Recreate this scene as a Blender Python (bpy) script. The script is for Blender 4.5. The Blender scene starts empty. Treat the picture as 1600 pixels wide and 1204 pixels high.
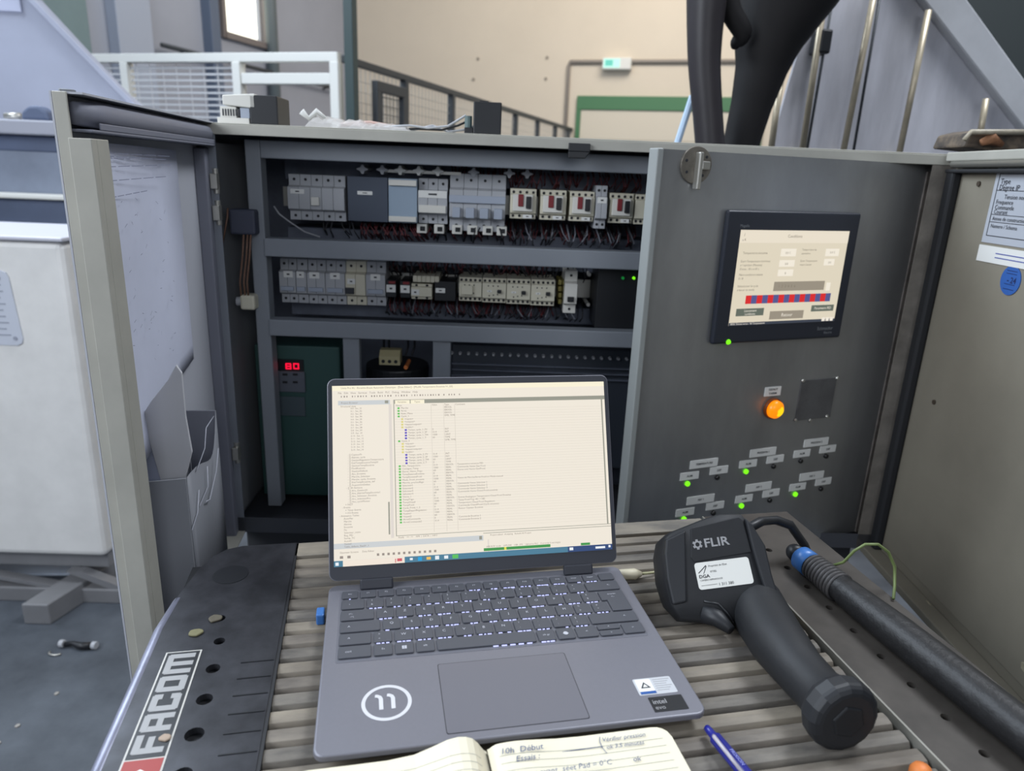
import bpy, math, random
from mathutils import Matrix, Vector
random.seed(7)
sc = bpy.context.scene
col = sc.collection
# ------------------------------------------------------------------ camera
F = 1100.0; PIT = math.radians(16.78); ROL = math.radians(2.38)
BT = 0.95                      # height of the bench top
CH = BT + .018 + .419          # camera height
_c, _s = math.cos(PIT), math.sin(PIT)
fw = Vector((0, _c, -_s)); u0 = Vector((0, _s, _c)); r0 = Vector((1, 0, 0))
rt = r0 * math.cos(ROL) + u0 * math.sin(ROL)
up = u0 * math.cos(ROL) - r0 * math.sin(ROL)
CP = Vector((0, 0, CH))
cd = bpy.data.cameras.new('camera'); cam = bpy.data.objects.new('camera', cd); col.objects.link(cam)
M = Matrix((( rt.x, up.x, -fw.x, 0), (rt.y, up.y, -fw.y, 0), (rt.z, up.z, -fw.z, CH), (0, 0, 0, 1)))
cam.matrix_world = M
cd.sensor_width = 36; cd.sensor_fit = 'HORIZONTAL'; cd.lens = 36 * F / 1600; cd.clip_start = .02; cd.clip_end = 100
cd.dof.use_dof = True; cd.dof.focus_distance = .78; cd.dof.aperture_fstop = 6.5
sc.camera = cam
sc.view_settings.view_transform = 'Standard'; sc.view_settings.look = 'None'
sc.view_settings.gamma = 1; sc.view_settings.exposure = 0.0
sc.view_settings.use_curve_mapping = False
# ------------------------------------------------------------------ light
w = bpy.data.worlds.new('hall_light'); sc.world = w; w.use_nodes = True
w.node_tree.nodes['Background'].inputs[0].default_value = (.62, .72, .9, 1)
w.node_tree.nodes['Background'].inputs[1].default_value = .27
def area(name, loc, target, size, power, color):
    l = bpy.data.lights.new(name, 'AREA'); l.shape = 'RECTANGLE'; l.size = size[0]; l.size_y = size[1]
    l.energy = power; l.color = color
    o = bpy.data.objects.new(name, l); col.objects.link(o); o.location = loc
    o.rotation_euler = (Vector(target) - Vector(loc)).to_track_quat('-Z', 'Y').to_euler()
    return o
area('window_daylight', (-3.2, 2.6, 4.2), (-.3, 1.0, 1.0), (2.5, 1.8), 215, (.78, .88, 1))
area('side_fill', (-2.1, -.5, 2.3), (-.6, 1.2, 1.0), (1.4, 1.2), 60, (.86, .92, 1))  # added fill from the front left; no window known there
area('hall_or_fill_light', (1.5, 6.2, 5.3), (.6, 9.5, 2.2), (3, 2), 190, (1, .945, .87))
area('hall_or_fill_light', (-2.6, 5.2, 5.2), (-2.4, 7.5, 1.5), (2, 2), 60, (.85, .93, 1))
area('hall_or_fill_light', (.7, -2.0, 2.3), (-.45, 1.3, 1.15), (1.6, 1.2), 20, (.9, .94, 1))  # added fill behind the camera, brightens the cabinet's left interior
area('hall_or_fill_light', (1.6, 1.6, 4.2), (1.2, 2.1, 1.5), (1.2, 1.2), 110, (.88, .93, 1))  # unseen lamp added above the hopper to brighten it
# ------------------------------------------------------------------ helpers
def lin(v):
    v /= 255.0
    return v / 12.92 if v <= .04045 else ((v + .055) / 1.055) ** 2.4
def C(r, g, b): return (lin(r), lin(g), lin(b), 1)
def mat(name, c, rough=.6, metal=0, amt=.0, scale=20, bump=0, stretch=(1, 1, 1), c2=None, spec=.5, emit=None, es=1, alpha=None, trans=0, coat=0):
    m = bpy.data.materials.new(name); m.use_nodes = True; nt = m.node_tree; b = nt.nodes['Principled BSDF']
    b.inputs['Base Color'].default_value = c; b.inputs['Roughness'].default_value = rough; b.inputs['Metallic'].default_value = metal
    b.inputs['Specular IOR Level'].default_value = spec; b.inputs['Coat Weight'].default_value = coat
    b.inputs['Transmission Weight'].default_value = trans
    if alpha is not None: b.inputs['Alpha'].default_value = alpha
    if emit:
        b.inputs['Emission Color'].default_value = emit; b.inputs['Emission Strength'].default_value = es
    if amt or bump:
        tc = nt.nodes.new('ShaderNodeTexCoord'); mp = nt.nodes.new('ShaderNodeMapping'); nz = nt.nodes.new('ShaderNodeTexNoise')
        mp.inputs['Scale'].default_value = stretch
        nz.inputs['Scale'].default_value = scale; nz.inputs['Detail'].default_value = 6; nz.inputs['Roughness'].default_value = .62
        nt.links.new(tc.outputs['Object'], mp.inputs[0]); nt.links.new(mp.outputs[0], nz.inputs['Vector'])
        if amt:
            r = nt.nodes.new('ShaderNodeValToRGB'); r.color_ramp.elements[0].position = .35; r.color_ramp.elements[1].position = .68
            d = c2 or tuple(x * (1 - amt) for x in c[:3]) + (1,)
            r.color_ramp.elements[0].color = d; r.color_ramp.elements[1].color = c
            nt.links.new(nz.outputs['Fac'], r.inputs[0]); nt.links.new(r.outputs[0], b.inputs['Base Color'])
        if bump:
            bp = nt.nodes.new('ShaderNodeBump'); bp.inputs['Strength'].default_value = bump; bp.inputs['Distance'].default_value = .002
            nt.links.new(nz.outputs['Fac'], bp.inputs['Height']); nt.links.new(bp.outputs[0], b.inputs['Normal'])
    return m
def emis(name, c, s=1): return mat(name, (0.01, .01, .01, 1), .4, emit=c, es=s, spec=.2)

class MB:
    def __init__(s): s.v = []; s.f = []
    def add(s, vs, fs, M=None):
        n = len(s.v)
        for p in vs: s.v.append(tuple(M @ Vector(p)) if M is not None else tuple(p))
        for f in fs: s.f.append([n + i for i in f])
        return s
    def box(s, x0, x1, y0, y1, z0, z1, M=None):
        x0, x1 = min(x0, x1), max(x0, x1); y0, y1 = min(y0, y1), max(y0, y1); z0, z1 = min(z0, z1), max(z0, z1)
        return s.add([(x0, y0, z0), (x1, y0, z0), (x1, y1, z0), (x0, y1, z0), (x0, y0, z1), (x1, y0, z1), (x1, y1, z1), (x0, y1, z1)],
              [(0, 3, 2, 1), (4, 5, 6, 7), (0, 1, 5, 4), (1, 2, 6, 5), (2, 3, 7, 6), (3, 0, 4, 7)], M)
    def prism(s, poly, lo, hi, axis='z', M=None):
        # poly in the plane across the axis: z -> (x,y); y -> (x,z); x -> (y,z)
        n = len(poly)
        A = sum(poly[i][0] * poly[(i + 1) % n][1] - poly[(i + 1) % n][0] * poly[i][1] for i in range(n))
        if A < 0: poly = poly[::-1]
        def P(p, h):
            return (p[0], p[1], h) if axis == 'z' else (p[0], h, p[1]) if axis == 'y' else (h, p[0], p[1])
        vs = [P(p, lo) for p in poly] + [P(p, hi) for p in poly]
        fs = [list(range(n))[::-1], list(range(n, 2 * n))] + [(i, (i + 1) % n, n + (i + 1) % n, n + i) for i in range(n)]
        if axis == 'y': fs = [list(f)[::-1] for f in fs]
        return s.add(vs, fs, M)
    def tube(s, pts, r, n=10, cap=True, M=None):
        pts = [Vector(p) for p in pts]; k = len(pts)
        rs = r if isinstance(r, (list, tuple)) else [r] * k
        vs = []; fs = []
        t0 = (pts[1] - pts[0]).normalized(); a = t0.orthogonal().normalized()
        for i, p in enumerate(pts):
            t = (pts[min(i + 1, k - 1)] - pts[max(i - 1, 0)]).normalized()
            a = (a - t * a.dot(t)).normalized(); b = t.cross(a)
            for j in range(n):
                an = 2 * math.pi * j / n
                vs.append(p + (a * math.cos(an) + b * math.sin(an)) * rs[i])
        for i in range(k - 1):
            for j in range(n):
                fs.append((i * n + j, i * n + (j + 1) % n, (i + 1) * n + (j + 1) % n, (i + 1) * n + j))
        if cap: fs.append(list(range(n))[::-1]); fs.append([(k - 1) * n + j for j in range(n)])
        return s.add(vs, fs, M)
    def cyl(s, p0, p1, r, n=16, r1=None, M=None): return s.tube([p0, p1], [r, r if r1 is None else r1], n, True, M)
    def build(s, name, m, parent=None, bevel=0, smooth=False, seg=2, M=None, sub=0):
        me = bpy.data.meshes.new(name); me.from_pydata(s.v, [], s.f); me.update()
        o = bpy.data.objects.new(name, me); col.objects.link(o); me.materials.append(m)
        if parent is not None: o.parent = parent
        if M is not None: o.matrix_local = M
        if bevel:
            b = o.modifiers.new('bevel', 'BEVEL'); b.width = bevel; b.segments = seg; b.limit_method = 'ANGLE'; b.angle_limit = math.radians(35)
        if sub:
            q = o.modifiers.new('sub', 'SUBSURF'); q.levels = sub; q.render_levels = sub
        if smooth:
            for p in me.polygons: p.use_smooth = True
        return o
def thing(name, label, cat, M=None, group=None, kind=None):
    o = bpy.data.objects.new(name, None); col.objects.link(o); o.empty_display_size = .02
    if M is not None: o.matrix_world = M
    tag(o, label, cat, group, kind); return o
def tag(o, label, cat, group=None, kind=None):
    if label: o['label'] = label
    if cat: o['category'] = cat
    if group: o['group'] = group
    if kind: o['kind'] = kind
    return o
def struct(o, label=None):
    o['kind'] = 'structure'
    if label: o['label'] = label
    return o
def stuff(o): o['kind'] = 'stuff'; return o
def frame(x, y, z, yaw): return Matrix.Translation((x, y, z)) @ Matrix.Rotation(yaw, 4, 'Z')
def ray(px, py): return fw + rt * ((px - 800) / F) - up * ((py - 602) / F)
class Fr:
    """local frame of a thing; y() / z() give local points on its planes"""
    def __init__(s, M): s.M = M; s.I = M.inverted()
    def hit(s, px, py, ax, v):
        o = s.I @ CP; d = s.I.to_3x3() @ ray(px, py)
        return o + d * ((v - o[ax]) / d[ax])
    def x(s, px, py, v=0): return s.hit(px, py, 0, v)
    def y(s, px, py, v=0): return s.hit(px, py, 1, v)
    def z(s, px, py, v=0): return s.hit(px, py, 2, v)
_tc = bpy.data.curves.new('t', 'FONT'); _to = bpy.data.objects.new('t', _tc)
def text(mb, body, size, M, align='LEFT', sx=1, bold=0, shear=0, ext=0):
    _tc.body = body; _tc.size = size; _tc.align_x = align; _tc.offset = bold * size; _tc.shear = shear
    _tc.resolution_u = 2; _tc.extrude = ext; _tc.align_y = 'CENTER'
    me = _to.to_mesh()
    S = M @ Matrix.Diagonal((sx, 1, 1, 1))
    mb.add([v.co for v in me.vertices], [list(p.vertices) for p in me.polygons], S)
    _to.to_mesh_clear()
# plane matrices: text x,y on a plane of a frame
def on_front(x, y, z):  # faces local -y
    return Matrix.Translation((x, y, z)) @ Matrix.Rotation(math.pi / 2, 4, 'X')
def on_top(x, y, z, rz=0): return Matrix.Translation((x, y, z)) @ Matrix.Rotation(rz, 4, 'Z')
def dot(mb, x, y, z, r, n=8, M=None):   # disc facing -y
    mb.cyl((x, y, z), (x, y - .0006, z), r, n, M=M)
# ------------------------------------------------------------------ materials
m_wall = mat('cream_plaster', C(222, 210, 192), .9, amt=.05, scale=1.2)
m_wallL = mat('grey_wall', C(166, 170, 182), .9, amt=.08, scale=1.5)
m_floor = mat('dirty_floor', C(92, 98, 106), .62, amt=.62, scale=2.6, bump=.3, c2=C(54, 59, 66))
m_green = mat('green_paint', C(74, 122, 84), .5)
m_teal = mat('teal_steel', C(122, 144, 148), .5, amt=.1, scale=3)
m_dgreen = mat('dark_green_steel', C(54, 70, 70), .5)
m_rail = mat('dark_rail', C(58, 62, 66), .5)
m_white = mat('white_paint', C(226, 226, 220), .45)
m_wire = mat('galvanised_wire', C(205, 206, 208), .45)
m_cab = mat('enclosure_grey', C(176, 174, 164), .5, amt=.12, scale=14)
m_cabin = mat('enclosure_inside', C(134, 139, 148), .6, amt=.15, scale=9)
m_bar = mat('frame_grey', C(134, 139, 146), .5, amt=.07, scale=9)
m_seal = mat('black_rubber', C(34, 35, 38), .6)
m_sealg = mat('grey_rubber', C(120, 122, 134), .6)
m_dark = mat('dark_plate', C(100, 106, 120), .6, amt=.3, scale=20)  # base colour lifted to stand in for haze inside the cabinet
m_steel = mat('brushed_stainless', C(174, 175, 176), .40, metal=.78, amt=.3, scale=5, stretch=(1, 1, .35), bump=.05)
m_zinc = mat('zinc_metal', C(190, 188, 180), .35, metal=.8)
m_beige = mat('door_beige', C(136, 130, 116), .6, amt=.15, scale=6)
m_mod = mat('module_grey', C(170, 172, 176), .5)
m_modw = mat('module_white', C(215, 213, 205), .5)
m_crm = mat('contactor_cream', C(205, 200, 180), .5)
m_blk = mat('black_plastic', C(26, 28, 32), .45)
m_hole = mat('terminal_hole', C(30, 31, 34), .7)
m_red = mat('red_plastic', C(120, 30, 36), .5)
m_rwire = mat('red_wire', C(92, 28, 34), .5)
m_kwire = mat('black_wire', C(24, 25, 30), .5)
m_bwire = mat('orange_wire', C(118, 88, 72), .5)
m_lab = mat('label_white', C(222, 222, 218), .5)
m_ink = mat('ink_dark', C(46, 48, 54), .6)
m_orng = mat('orange_plastic', C(224, 130, 66), .5)
m_yel = mat('terminal_yellow', C(150, 138, 70), .5)
m_gpan = mat('drive_green', C(52, 84, 80), .5)
m_clear = mat('clear_blue_cover', C(150, 166, 182), .25)
m_paper = mat('drawing_paper', C(206, 210, 228), .8, amt=.06, scale=12, bump=.15)  # blue tint of lens flare put into the paper colour
m_paper2 = mat('folded_paper', C(196, 196, 200), .8, amt=.05, scale=12)
m_pocket = mat('pocket_plastic', C(128, 130, 136), .5)
m_ledg = emis('led_green', C(120, 240, 20), 1.3)
m_ledd = mat('led_off', C(28, 26, 26), .3)
m_ledr = emis('led_red', C(255, 18, 60), 1.3)
m_lamp = mat('amber_lens', C(220, 110, 10), .3, emit=C(255, 140, 6), es=.9)
m_lampc = emis('amber_core', C(255, 206, 20), 1.2)
m_lapt = mat('laptop_silver', C(121, 121, 129), .42, metal=.25, amt=.03, scale=300)
m_lapk = mat('laptop_key', C(75, 77, 84), .55)
m_lapb = mat('laptop_bezel', C(46, 48, 56), .5)
m_legend = mat('key_legend', C(180, 182, 190), .5, emit=C(180, 180, 200), es=.1)
m_back = emis('key_backlight', C(190, 196, 255), 1.5)
m_scr = emis('screen_white', C(238, 230, 216), 1.0)
m_note = mat('notebook_paper', C(228, 220, 196), .8, amt=.03, scale=30)
m_line = mat('ruled_line', C(120, 124, 120), .8)
m_penink = mat('pen_ink', C(52, 74, 118), .7)
m_flir = mat('camera_rubber', C(24, 26, 30), .6, amt=.15, scale=60, bump=.2)
m_flir2 = mat('camera_rubber_grey', C(30, 32, 36), .5)
m_logo = mat('grey_print', C(150, 150, 152), .5)
m_baton = mat('hose_black', C(22, 22, 24), .5, amt=.3, scale=90, bump=.5)
m_blue = mat('blue_plastic', C(60, 110, 175), .35)
m_pen = mat('pen_blue', C(38, 42, 130), .3)
m_penc = mat('pen_clear', C(170, 165, 175), .2)
m_slat = mat('ribbed_slat', C(152, 143, 128), .65, amt=.42, scale=28, bump=.3, stretch=(.35, 1, 1), c2=C(104, 100, 94))
m_facom = mat('rail_black_steel', C(70, 71, 76), .4, metal=.5, amt=.5, scale=26, bump=.1)
m_rrail = mat('rail_worn_steel', C(80, 75, 70), .5, metal=.3, amt=.4, scale=14, bump=.1)
m_hopper = mat('hopper_steel', C(214, 214, 222), .5, metal=.0, amt=.42, scale=3.2, stretch=(1.6, 1, .35))
m_rod = mat('rod_brass', C(190, 178, 154), .4, metal=.4, amt=.2, scale=30)
m_machine = mat('machine_bluegrey', C(172, 176, 192), .45, amt=.12, scale=2)
m_machd = mat('machine_darkblue', C(92, 104, 130), .5, amt=.2, scale=4)
m_box = mat('machine_box_cream', C(228, 226, 222), .5, amt=.1, scale=9)
m_frame = mat('stand_grey', C(126, 126, 128), .5, amt=.15, scale=8)
m_rust = mat('rusty_metal', C(112, 98, 82), .7, amt=.7, scale=40, bump=.6, c2=C(52, 48, 46))
m_sky = emis('window_daylight_pane', C(255, 252, 236), 2.2)
# ------------------------------------------------------------------ building shell
G = Fr(frame(.6611, 10.149, 0, math.radians(-16.7)))      # back wall plane y=0 of this frame
def gx(px, py, d=0): return G.y(px, py, d)
o = MB().box(-9, 9, -14, 6, -.1, 0).build('floor', m_floor); struct(o)
CX = gx(553, 100).x       # the corner with the side wall
o = MB().box(CX - .2, 9, 0, .2, 0, 6).build('wall_back', m_wall, M=G.M); struct(o)
o = MB()
# left wall with an opening for the window
ws = G.x(350, 48, CX); we = G.x(413, 68, CX); WZ0 = (ws.z + we.z) / 2
o.box(CX - .2, CX, -9, ws.y, 0, 6); o.box(CX - .2, CX, we.y, 0, 0, 6); o.box(CX - .2, CX, ws.y, we.y, 0, WZ0); o.box(CX - .2, CX, ws.y, we.y, WZ0 + 1.6, 6)
struct(o.build('wall_left', m_wallL, M=G.M))
struct(MB().box(2.9, 3.1, -6, 1.2, 0, 2.6).build('blocker_right', mat('dark_blocker', C(70, 72, 74), .8)), 'unseen dark light blocker at the right behind the camera')  # added out of view to block world light and darken the right side
struct(MB().box(CX - .2, 9, -9, .2, 6, 6.1).build('ceiling', m_wall, M=G.M))
t = MB()
for (a, b, c, d) in ((ws.y - .05, we.y + .05, WZ0 - .07, WZ0), (ws.y - .05, we.y + .05, WZ0 + 1.6, WZ0 + 1.67), (ws.y - .06, ws.y, WZ0 - .07, WZ0 + 1.67), (we.y, we.y + .07, WZ0 - .07, WZ0 + 1.67)):
    t.box(CX - .05, CX + .05, a, b, c, d)
wn = struct(t.build('window_1', mat('window_frame', C(124, 116, 114), .5), M=G.M, bevel=.006))
MB().box(CX - .1, CX - .09, ws.y, we.y, WZ0, WZ0 + 1.6).build('pane', m_sky, wn, M=Matrix())
MB().cyl((CX + .05, we.y + .03, WZ0 + .5), (CX + .1, we.y + .03, WZ0 + .5), .012).build('handle', m_zinc, wn, M=Matrix())
# green portal and roller door, conduit, exit lamp
g0 = gx(903, 150); g1 = gx(1135, 147); gi = gx(933, 168)
t = MB().box(g0.x, g0.x + 2.4, -.05, 0, g0.z - .17, g0.z).box(g0.x, g0.x + .06, -.05, 0, 0, g0.z - .17).box(g0.x + 2.34, g0.x + 2.4, -.05, 0, 0, g0.z - .17)
struct(t.build('trim_1', m_green, M=G.M, bevel=.004), 'green door surround on the cream back wall')
t = thing('door_1', 'large white sectional door inside the green surround', 'door', G.M, kind='structure'); del t['category']
for k in range(6):
    MB().box(g0.x + .06, g0.x + 2.34, -.03, -.001, k * .372 + .004, (k + 1) * .372).build('panel', mat('door_cream', C(214, 205, 188), .7) if k == 0 else bpy.data.materials['door_cream'], t, bevel=.004)
cq = gx(890, 97)
MB().tube([(cq.x, -.03, 0), (cq.x, -.03, cq.z - .05), (cq.x + .02, -.03, cq.z), (cq.x + .07, -.03, cq.z), (cq.x + 4, -.03, cq.z)], .025, 8).build('conduit_pipe', mat('conduit_grey', C(142, 134, 126), .5), M=G.M, smooth=True)
tag(bpy.data.objects['conduit_pipe'], 'thin grey conduit pipe bending above the green door surround', 'pipe')
e = gx(964, 100); t = thing('exit_lamp', 'small green and white emergency exit lamp above the door', 'lamp', G.M @ Matrix.Translation((e.x, -.08, e.z)))
MB().box(-.17, .2, -.05, .075, -.08, .06).build('housing', m_white, t, bevel=.01)
MB().box(-.15, .06, -.055, -.05, -.06, .045).build('lens', emis('exit_green', C(200, 255, 240), 1.1), t)
q = MB(); q.box(-.13, -.03, -.057, -.055, -.04, .03).build('pictogram', emis('exit_mark', C(120, 225, 205), .95), t)
# wall dots (anchors)
for i, (x, y) in enumerate(((747, 92), (855, 90), (740, 124), (853, 123))):
    p = gx(x, y); tag(MB().cyl((p.x, 0, p.z), (p.x, -.012, p.z), .02, 10).build('wall_anchor', mat('anchor', C(150, 140, 128), .7) if i == 0 else bpy.data.materials['anchor'], M=G.M), ('upper left', 'upper right', 'lower left', 'lower right')[i] + ' of the four anchor caps on the cream wall', 'anchor', 'anchor caps on the back wall')
# steel columns and pipes along the left wall
def lw(px, py=60, off=0): return G.x(px, py, CX + off)
for i, (a, b, m, lab) in enumerate(((60, 142, m_teal, 'broad teal steel column beside the machine hood'), (186, 240, mat('column_grey', C(168, 176, 192), .6), 'pale blue grey column left of the window'), (332, 346, mat('column_dark', C(96, 108, 128), .6), 'narrow dark column against the window frame'))):
    y0 = lw(a, 60, .12).y; y1 = lw(b, 60, .12).y
    o = MB().box(CX, CX + .12, y0, y1, 0, 6).build('trim_%d' % (i + 2), m, M=G.M, bevel=.01); struct(o, lab)
p = lw(426, 80, .08)
tag(MB().cyl((CX + .08, p.y, 0), (CX + .08, p.y, 6), .07, 14).build('down_pipe', mat('pipe_dark', C(92, 102, 106), .5), M=G.M, smooth=True), 'dark vertical pipe on the side wall right of the window', 'pipe')
p0 = lw(250, 70, .08); p1 = lw(530, 140, .08)
t = thing('wall_handrail', 'dark handrail fixed along the side wall behind the white guard', 'handrail', G.M)
MB().tube([(CX + .1, p0.y, p0.z), (CX + .1, p1.y, p1.z)], .022, 8).build('rail', m_rail, t, smooth=True)
for k in range(4):
    u = .1 + k * .27; y = p0.y + (p1.y - p0.y) * u; z = p0.z + (p1.z - p0.z) * u
    MB().cyl((CX, y, z - .03), (CX + .1, y, z), .012, 6).build('bracket', m_rail, t)
# ------------------------------------------------------------------ guard fence
N1 = Fr(frame(-1.056, 4.349, 0, math.radians(-16.5)))
xa, xb = N1.y(140, 85).x - .5, 0.0; xm = N1.y(365, 83).x; xl = N1.y(190, 85).x
t = thing('guard_fence', 'white framed machine guard with mesh panel behind the left cabinet door', 'fence', N1.M)
def bar(x0, x1, z0, z1, par=t, m=m_white, nm='rail', d=.05): MB().box(x0, x1, -d / 2, d / 2, z0, z1).build(nm, m, par, bevel=.004)
bar(xa, xb, 1.95, 2.0); bar(xm + .06, xb - .05, 1.83, 1.89); bar(xa, xb, .12, .17)
for x in (xa + .05, xl, xm, xb - .05): MB().box(x, x + .055, -.03, .03, 0, 1.95).build('post', m_white, t, bevel=.004)
g = MB()
for x0, x1 in ((xa + .1, xl), (xl + .055, xm)):
    n = int((x1 - x0) / .1)
    for k in range(n): g.box(x0 + (k + .5) * .1 - .002, x0 + (k + .5) * .1 + .002, -.002, .002, .17, 1.95)
    k = 0
    while .2 + k * .035 < 1.93:
        g.box(x0, x1, .002, .006, .2 + k * .035, .211 + k * .035); k += 1
stuff(g.build('wire_mesh', m_wire, t))
# tall dark green pole at the fence corner
q = N1.M @ Matrix.Translation((.075, 0, 0))
tag(MB().box(-.028, .028, -.03, .03, 0, 5.5).build('corner_pole', m_dgreen, M=q, bevel=.004), 'tall dark green pole at the right end of the white guard', 'pole')
N2 = Fr(frame(-1.0155, 4.5714, 0, math.radians(-16.73) + math.pi / 2))   # x runs away from the camera
L2 = (Vector((.6611, 10.149, 0)) - Vector((-1.0155, 4.5714, 0))).length
t = thing('railing', 'long dark mesh railing running back to the green door', 'railing', N2.M)
MB().box(-.15, L2, -.02, .02, 1.96, 2.0).build('top_rail', m_rail, t, bevel=.004)
MB().box(-.15, L2, -.015, .015, .1, .14).build('bottom_rail', m_rail, t, bevel=.004)
g = MB()
for px in (632, 705, 765, 805, 840, 868, 888):
    x = N2.y(px, 190).x
    MB().box(x - .025, x + .025, -.025, .025, 0, 1.96).build('post', m_rail, t, bevel=.003)
k = 0
while k * .06 < L2:
    g.box(k * .06, k * .06 + .003, -.002, .002, .14, 1.96); k += 1
k = 0
while .2 + k * .06 < 1.93:
    g.box(0, L2, .002, .005, .2 + k * .06, .203 + k * .06); k += 1
stuff(g.build('wire_mesh', mat('mesh_grey', C(170, 168, 162), .5), t))
a = N2.y(557, 125); b = N2.y(607, 140)
N3 = Fr(N2.M @ Matrix.Translation((a.x, -.12, 0)))
t = thing('fence_gate', 'dark framed mesh gate leaning beside the green pole', 'gate', N3.M)
W_ = b.x - a.x; Hh = a.z
for nm, bb in (('frame_bar', (0, W_, Hh - .06, Hh)), ('frame_bar', (0, .06, .02, Hh - .06)), ('frame_bar', (W_ - .06, W_, .02, Hh - .06)), ('frame_bar', (.06, W_ - .06, .02, .08))):
    MB().box(bb[0], bb[1], -.02, .02, bb[2], bb[3]).build(nm, m_rail, t, bevel=.003)
g = MB()
for k in range(int(W_ / .05)): g.box(k * .05, k * .05 + .004, -.002, .002, .08, Hh - .06)
for k in range(int(Hh / .05) - 2): g.box(.06, W_ - .06, -.002, .002, .1 + k * .05, .104 + k * .05)
stuff(g.build('wire_mesh', m_rail, t))
# ------------------------------------------------------------------ machine on the left
def W(Y): return Fr(frame(0, Y, 0, math.radians(1.5)))
A = W(3.25); poly = [(-9, 0)]
p = [A.y(x, y) for x, y in ((-60, -60), (14, -60), (58, 0), (136, 84), (196, 147), (225, 172), (225, 188), (-60, 188))]
t = thing('machine_hood', 'large sloping blue grey machine hood at the upper left', 'machine', A.M)
MB().prism([(v.x, v.z) for v in p], 0, .05, 'y').build('side_plate', m_machine, t, bevel=.006)
e0, e1 = A.y(58, 0), A.y(225, 172)
d = Vector((e1.x - e0.x, 0, e1.z - e0.z)).normalized(); nn = Vector((d.z, 0, -d.x)) * -1
q = [(e0.x - d.x * .3, e0.z - d.z * .3), (e1.x, e1.z), (e1.x - .02, e1.z - .012), (e0.x - d.x * .3 - .02, e0.z - d.z * .3 - .012)]
MB().prism(q, -.03, 0, 'y').build('edge_flange', m_machine, t, bevel=.003)
w0, w1 = A.y(0, 0), A.y(36, 20)
MB().box(w0.x - .4, w1.x, -.01, 0, w1.z, w1.z + .4).build('cover_plate', mat('cover_pale', C(186, 190, 210), .5), t, bevel=.004)
A = W(2.75)
def band(nm, y0, y1, m, lab=None, x1=170, d0=0, d1=.4, par=None, bev=.006):
    a = A.y(40, y0, d0); b = A.y(40, y1, d0); xx = A.y(x1, (y0 + y1) / 2, d0).x
    return MB().box(-3.2, xx, d0, d1, b.z, a.z).build(nm, m, par, bevel=bev, M=None)
t = thing('machine_table', 'pale blue grey machine body with a flat table behind the open door', 'machine', A.M)
band('table_top', 187, 210, mat('table_beige', C(158, 160, 170), .5), par=t, d0=-.05)
band('body_panel', 210, 305, mat('body_pale', C(150, 160, 178), .5, amt=.3, scale=3), par=t, d0=.03)
band('stripe', 212, 236, m_machd, par=t, d0=.02, d1=.03)
band('bright_edge', 302, 311, m_white, par=t, d0=-.02)
band('lower_panel', 311, 372, m_machd, par=t, d0=.02)
band('leg_panel', 372, 1000, m_machd, par=t, d0=.3)
zt = A.y(40, 187).z
tag(MB().tube([(A.y(8, 180, .05).x, .05, zt + .012), (A.y(32, 180, .05).x, .05, zt + .012)], [.012, .014], 10).build('machine_bolt', m_zinc, M=A.M, smooth=True), 'bright bolt lying on the machine table at the far left', 'bolt')
q = MB().prism([(-.05, 0), (.055, 0), (.05, .03), (.02, .052), (-.015, .05), (-.04, .03)], 0, .06, 'y')
tag(q.build('dark_lump', m_machd, M=A.M @ Matrix.Translation((A.y(52, 180, .02).x, .02, zt)), bevel=.01), 'dark rounded casting standing on the machine table', 'casting')
# cream box on a stand
A = W(2.0)
bx1 = A.y(128, 600).x; bz1 = A.y(60, 376).z; bz0 = A.y(60, 868).z
t = thing('machine_box', 'tall cream machine housing with rating plate on a grey stand', 'machine', A.M)
MB().box(-2.6, bx1, 0, .42, bz0, bz1).build('housing', m_box, t, bevel=.02, seg=3)
MB().box(-2.6, bx1 + .01, -.015, .4, bz1, bz1 + .012).build('lid', mat('lid_white', C(196, 196, 206), .4), t, bevel=.004)
pa = A.y(-40, 420, -.002); pb = A.y(38, 540, -.002)
poly = [(pa.x, pb.z), (pb.x - .02, pb.z), (pb.x - .005, pb.z + .006), (pb.x, pb.z + .02), (pb.x - .012, pa.z - .02), (pb.x - .018, pa.z - .006), (pb.x - .034, pa.z), (pa.x, pa.z)]
pl_ = MB().prism(poly, -.004, 0, 'y').build('rating_plate', mat('plate_pale', C(196, 200, 210), .4), t, bevel=.001)
g = MB()
for k in range(9): g.box(pb.x - .16, pb.x - .03 - random.random() * .02, -.0046, -.004, pa.z - .04 - k * .018, pa.z - .044 - k * .018)
g.cyl((pb.x - .04, -.004, pa.z - .022), (pb.x - .04, -.006, pa.z - .022), .006, 10); g.cyl((pb.x - .02, -.004, pb.z + .022), (pb.x - .02, -.006, pb.z + .022), .006, 10)
stuff(g.build('plate_print', mat('plate_ink', C(150, 154, 166), .6), t))
g = MB().box(-2.6, bx1 - .02, .04, .1, bz0 - .06, bz0 - .001)
g.build('stand_rail', m_frame, t, bevel=.004)
MB().box(-2.6, bx1 + .3, .0, .05, .0, .05).build('stand_rail', m_frame, t, bevel=.004)
MB().prism([(bx1 - .14, bz0 - .06), (bx1 - .09, bz0 - .06), (bx1 + .05, .05), (bx1 - .01, .05)], .006, .04, 'y').build('stand_leg', m_frame, t)
MB().prism([(-1.80, bz0 - .06), (-1.74, bz0 - .06), (-1.42, .05), (-1.49, .05)], .006, .04, 'y').build('stand_brace', m_frame, t)
ft = A.y(40, 940, -.33)
B0 = W(0)
f0 = Vector(A.M.inverted() @ (CP + ray(56, 975) * (-CH / ray(56, 975).z)))
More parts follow.
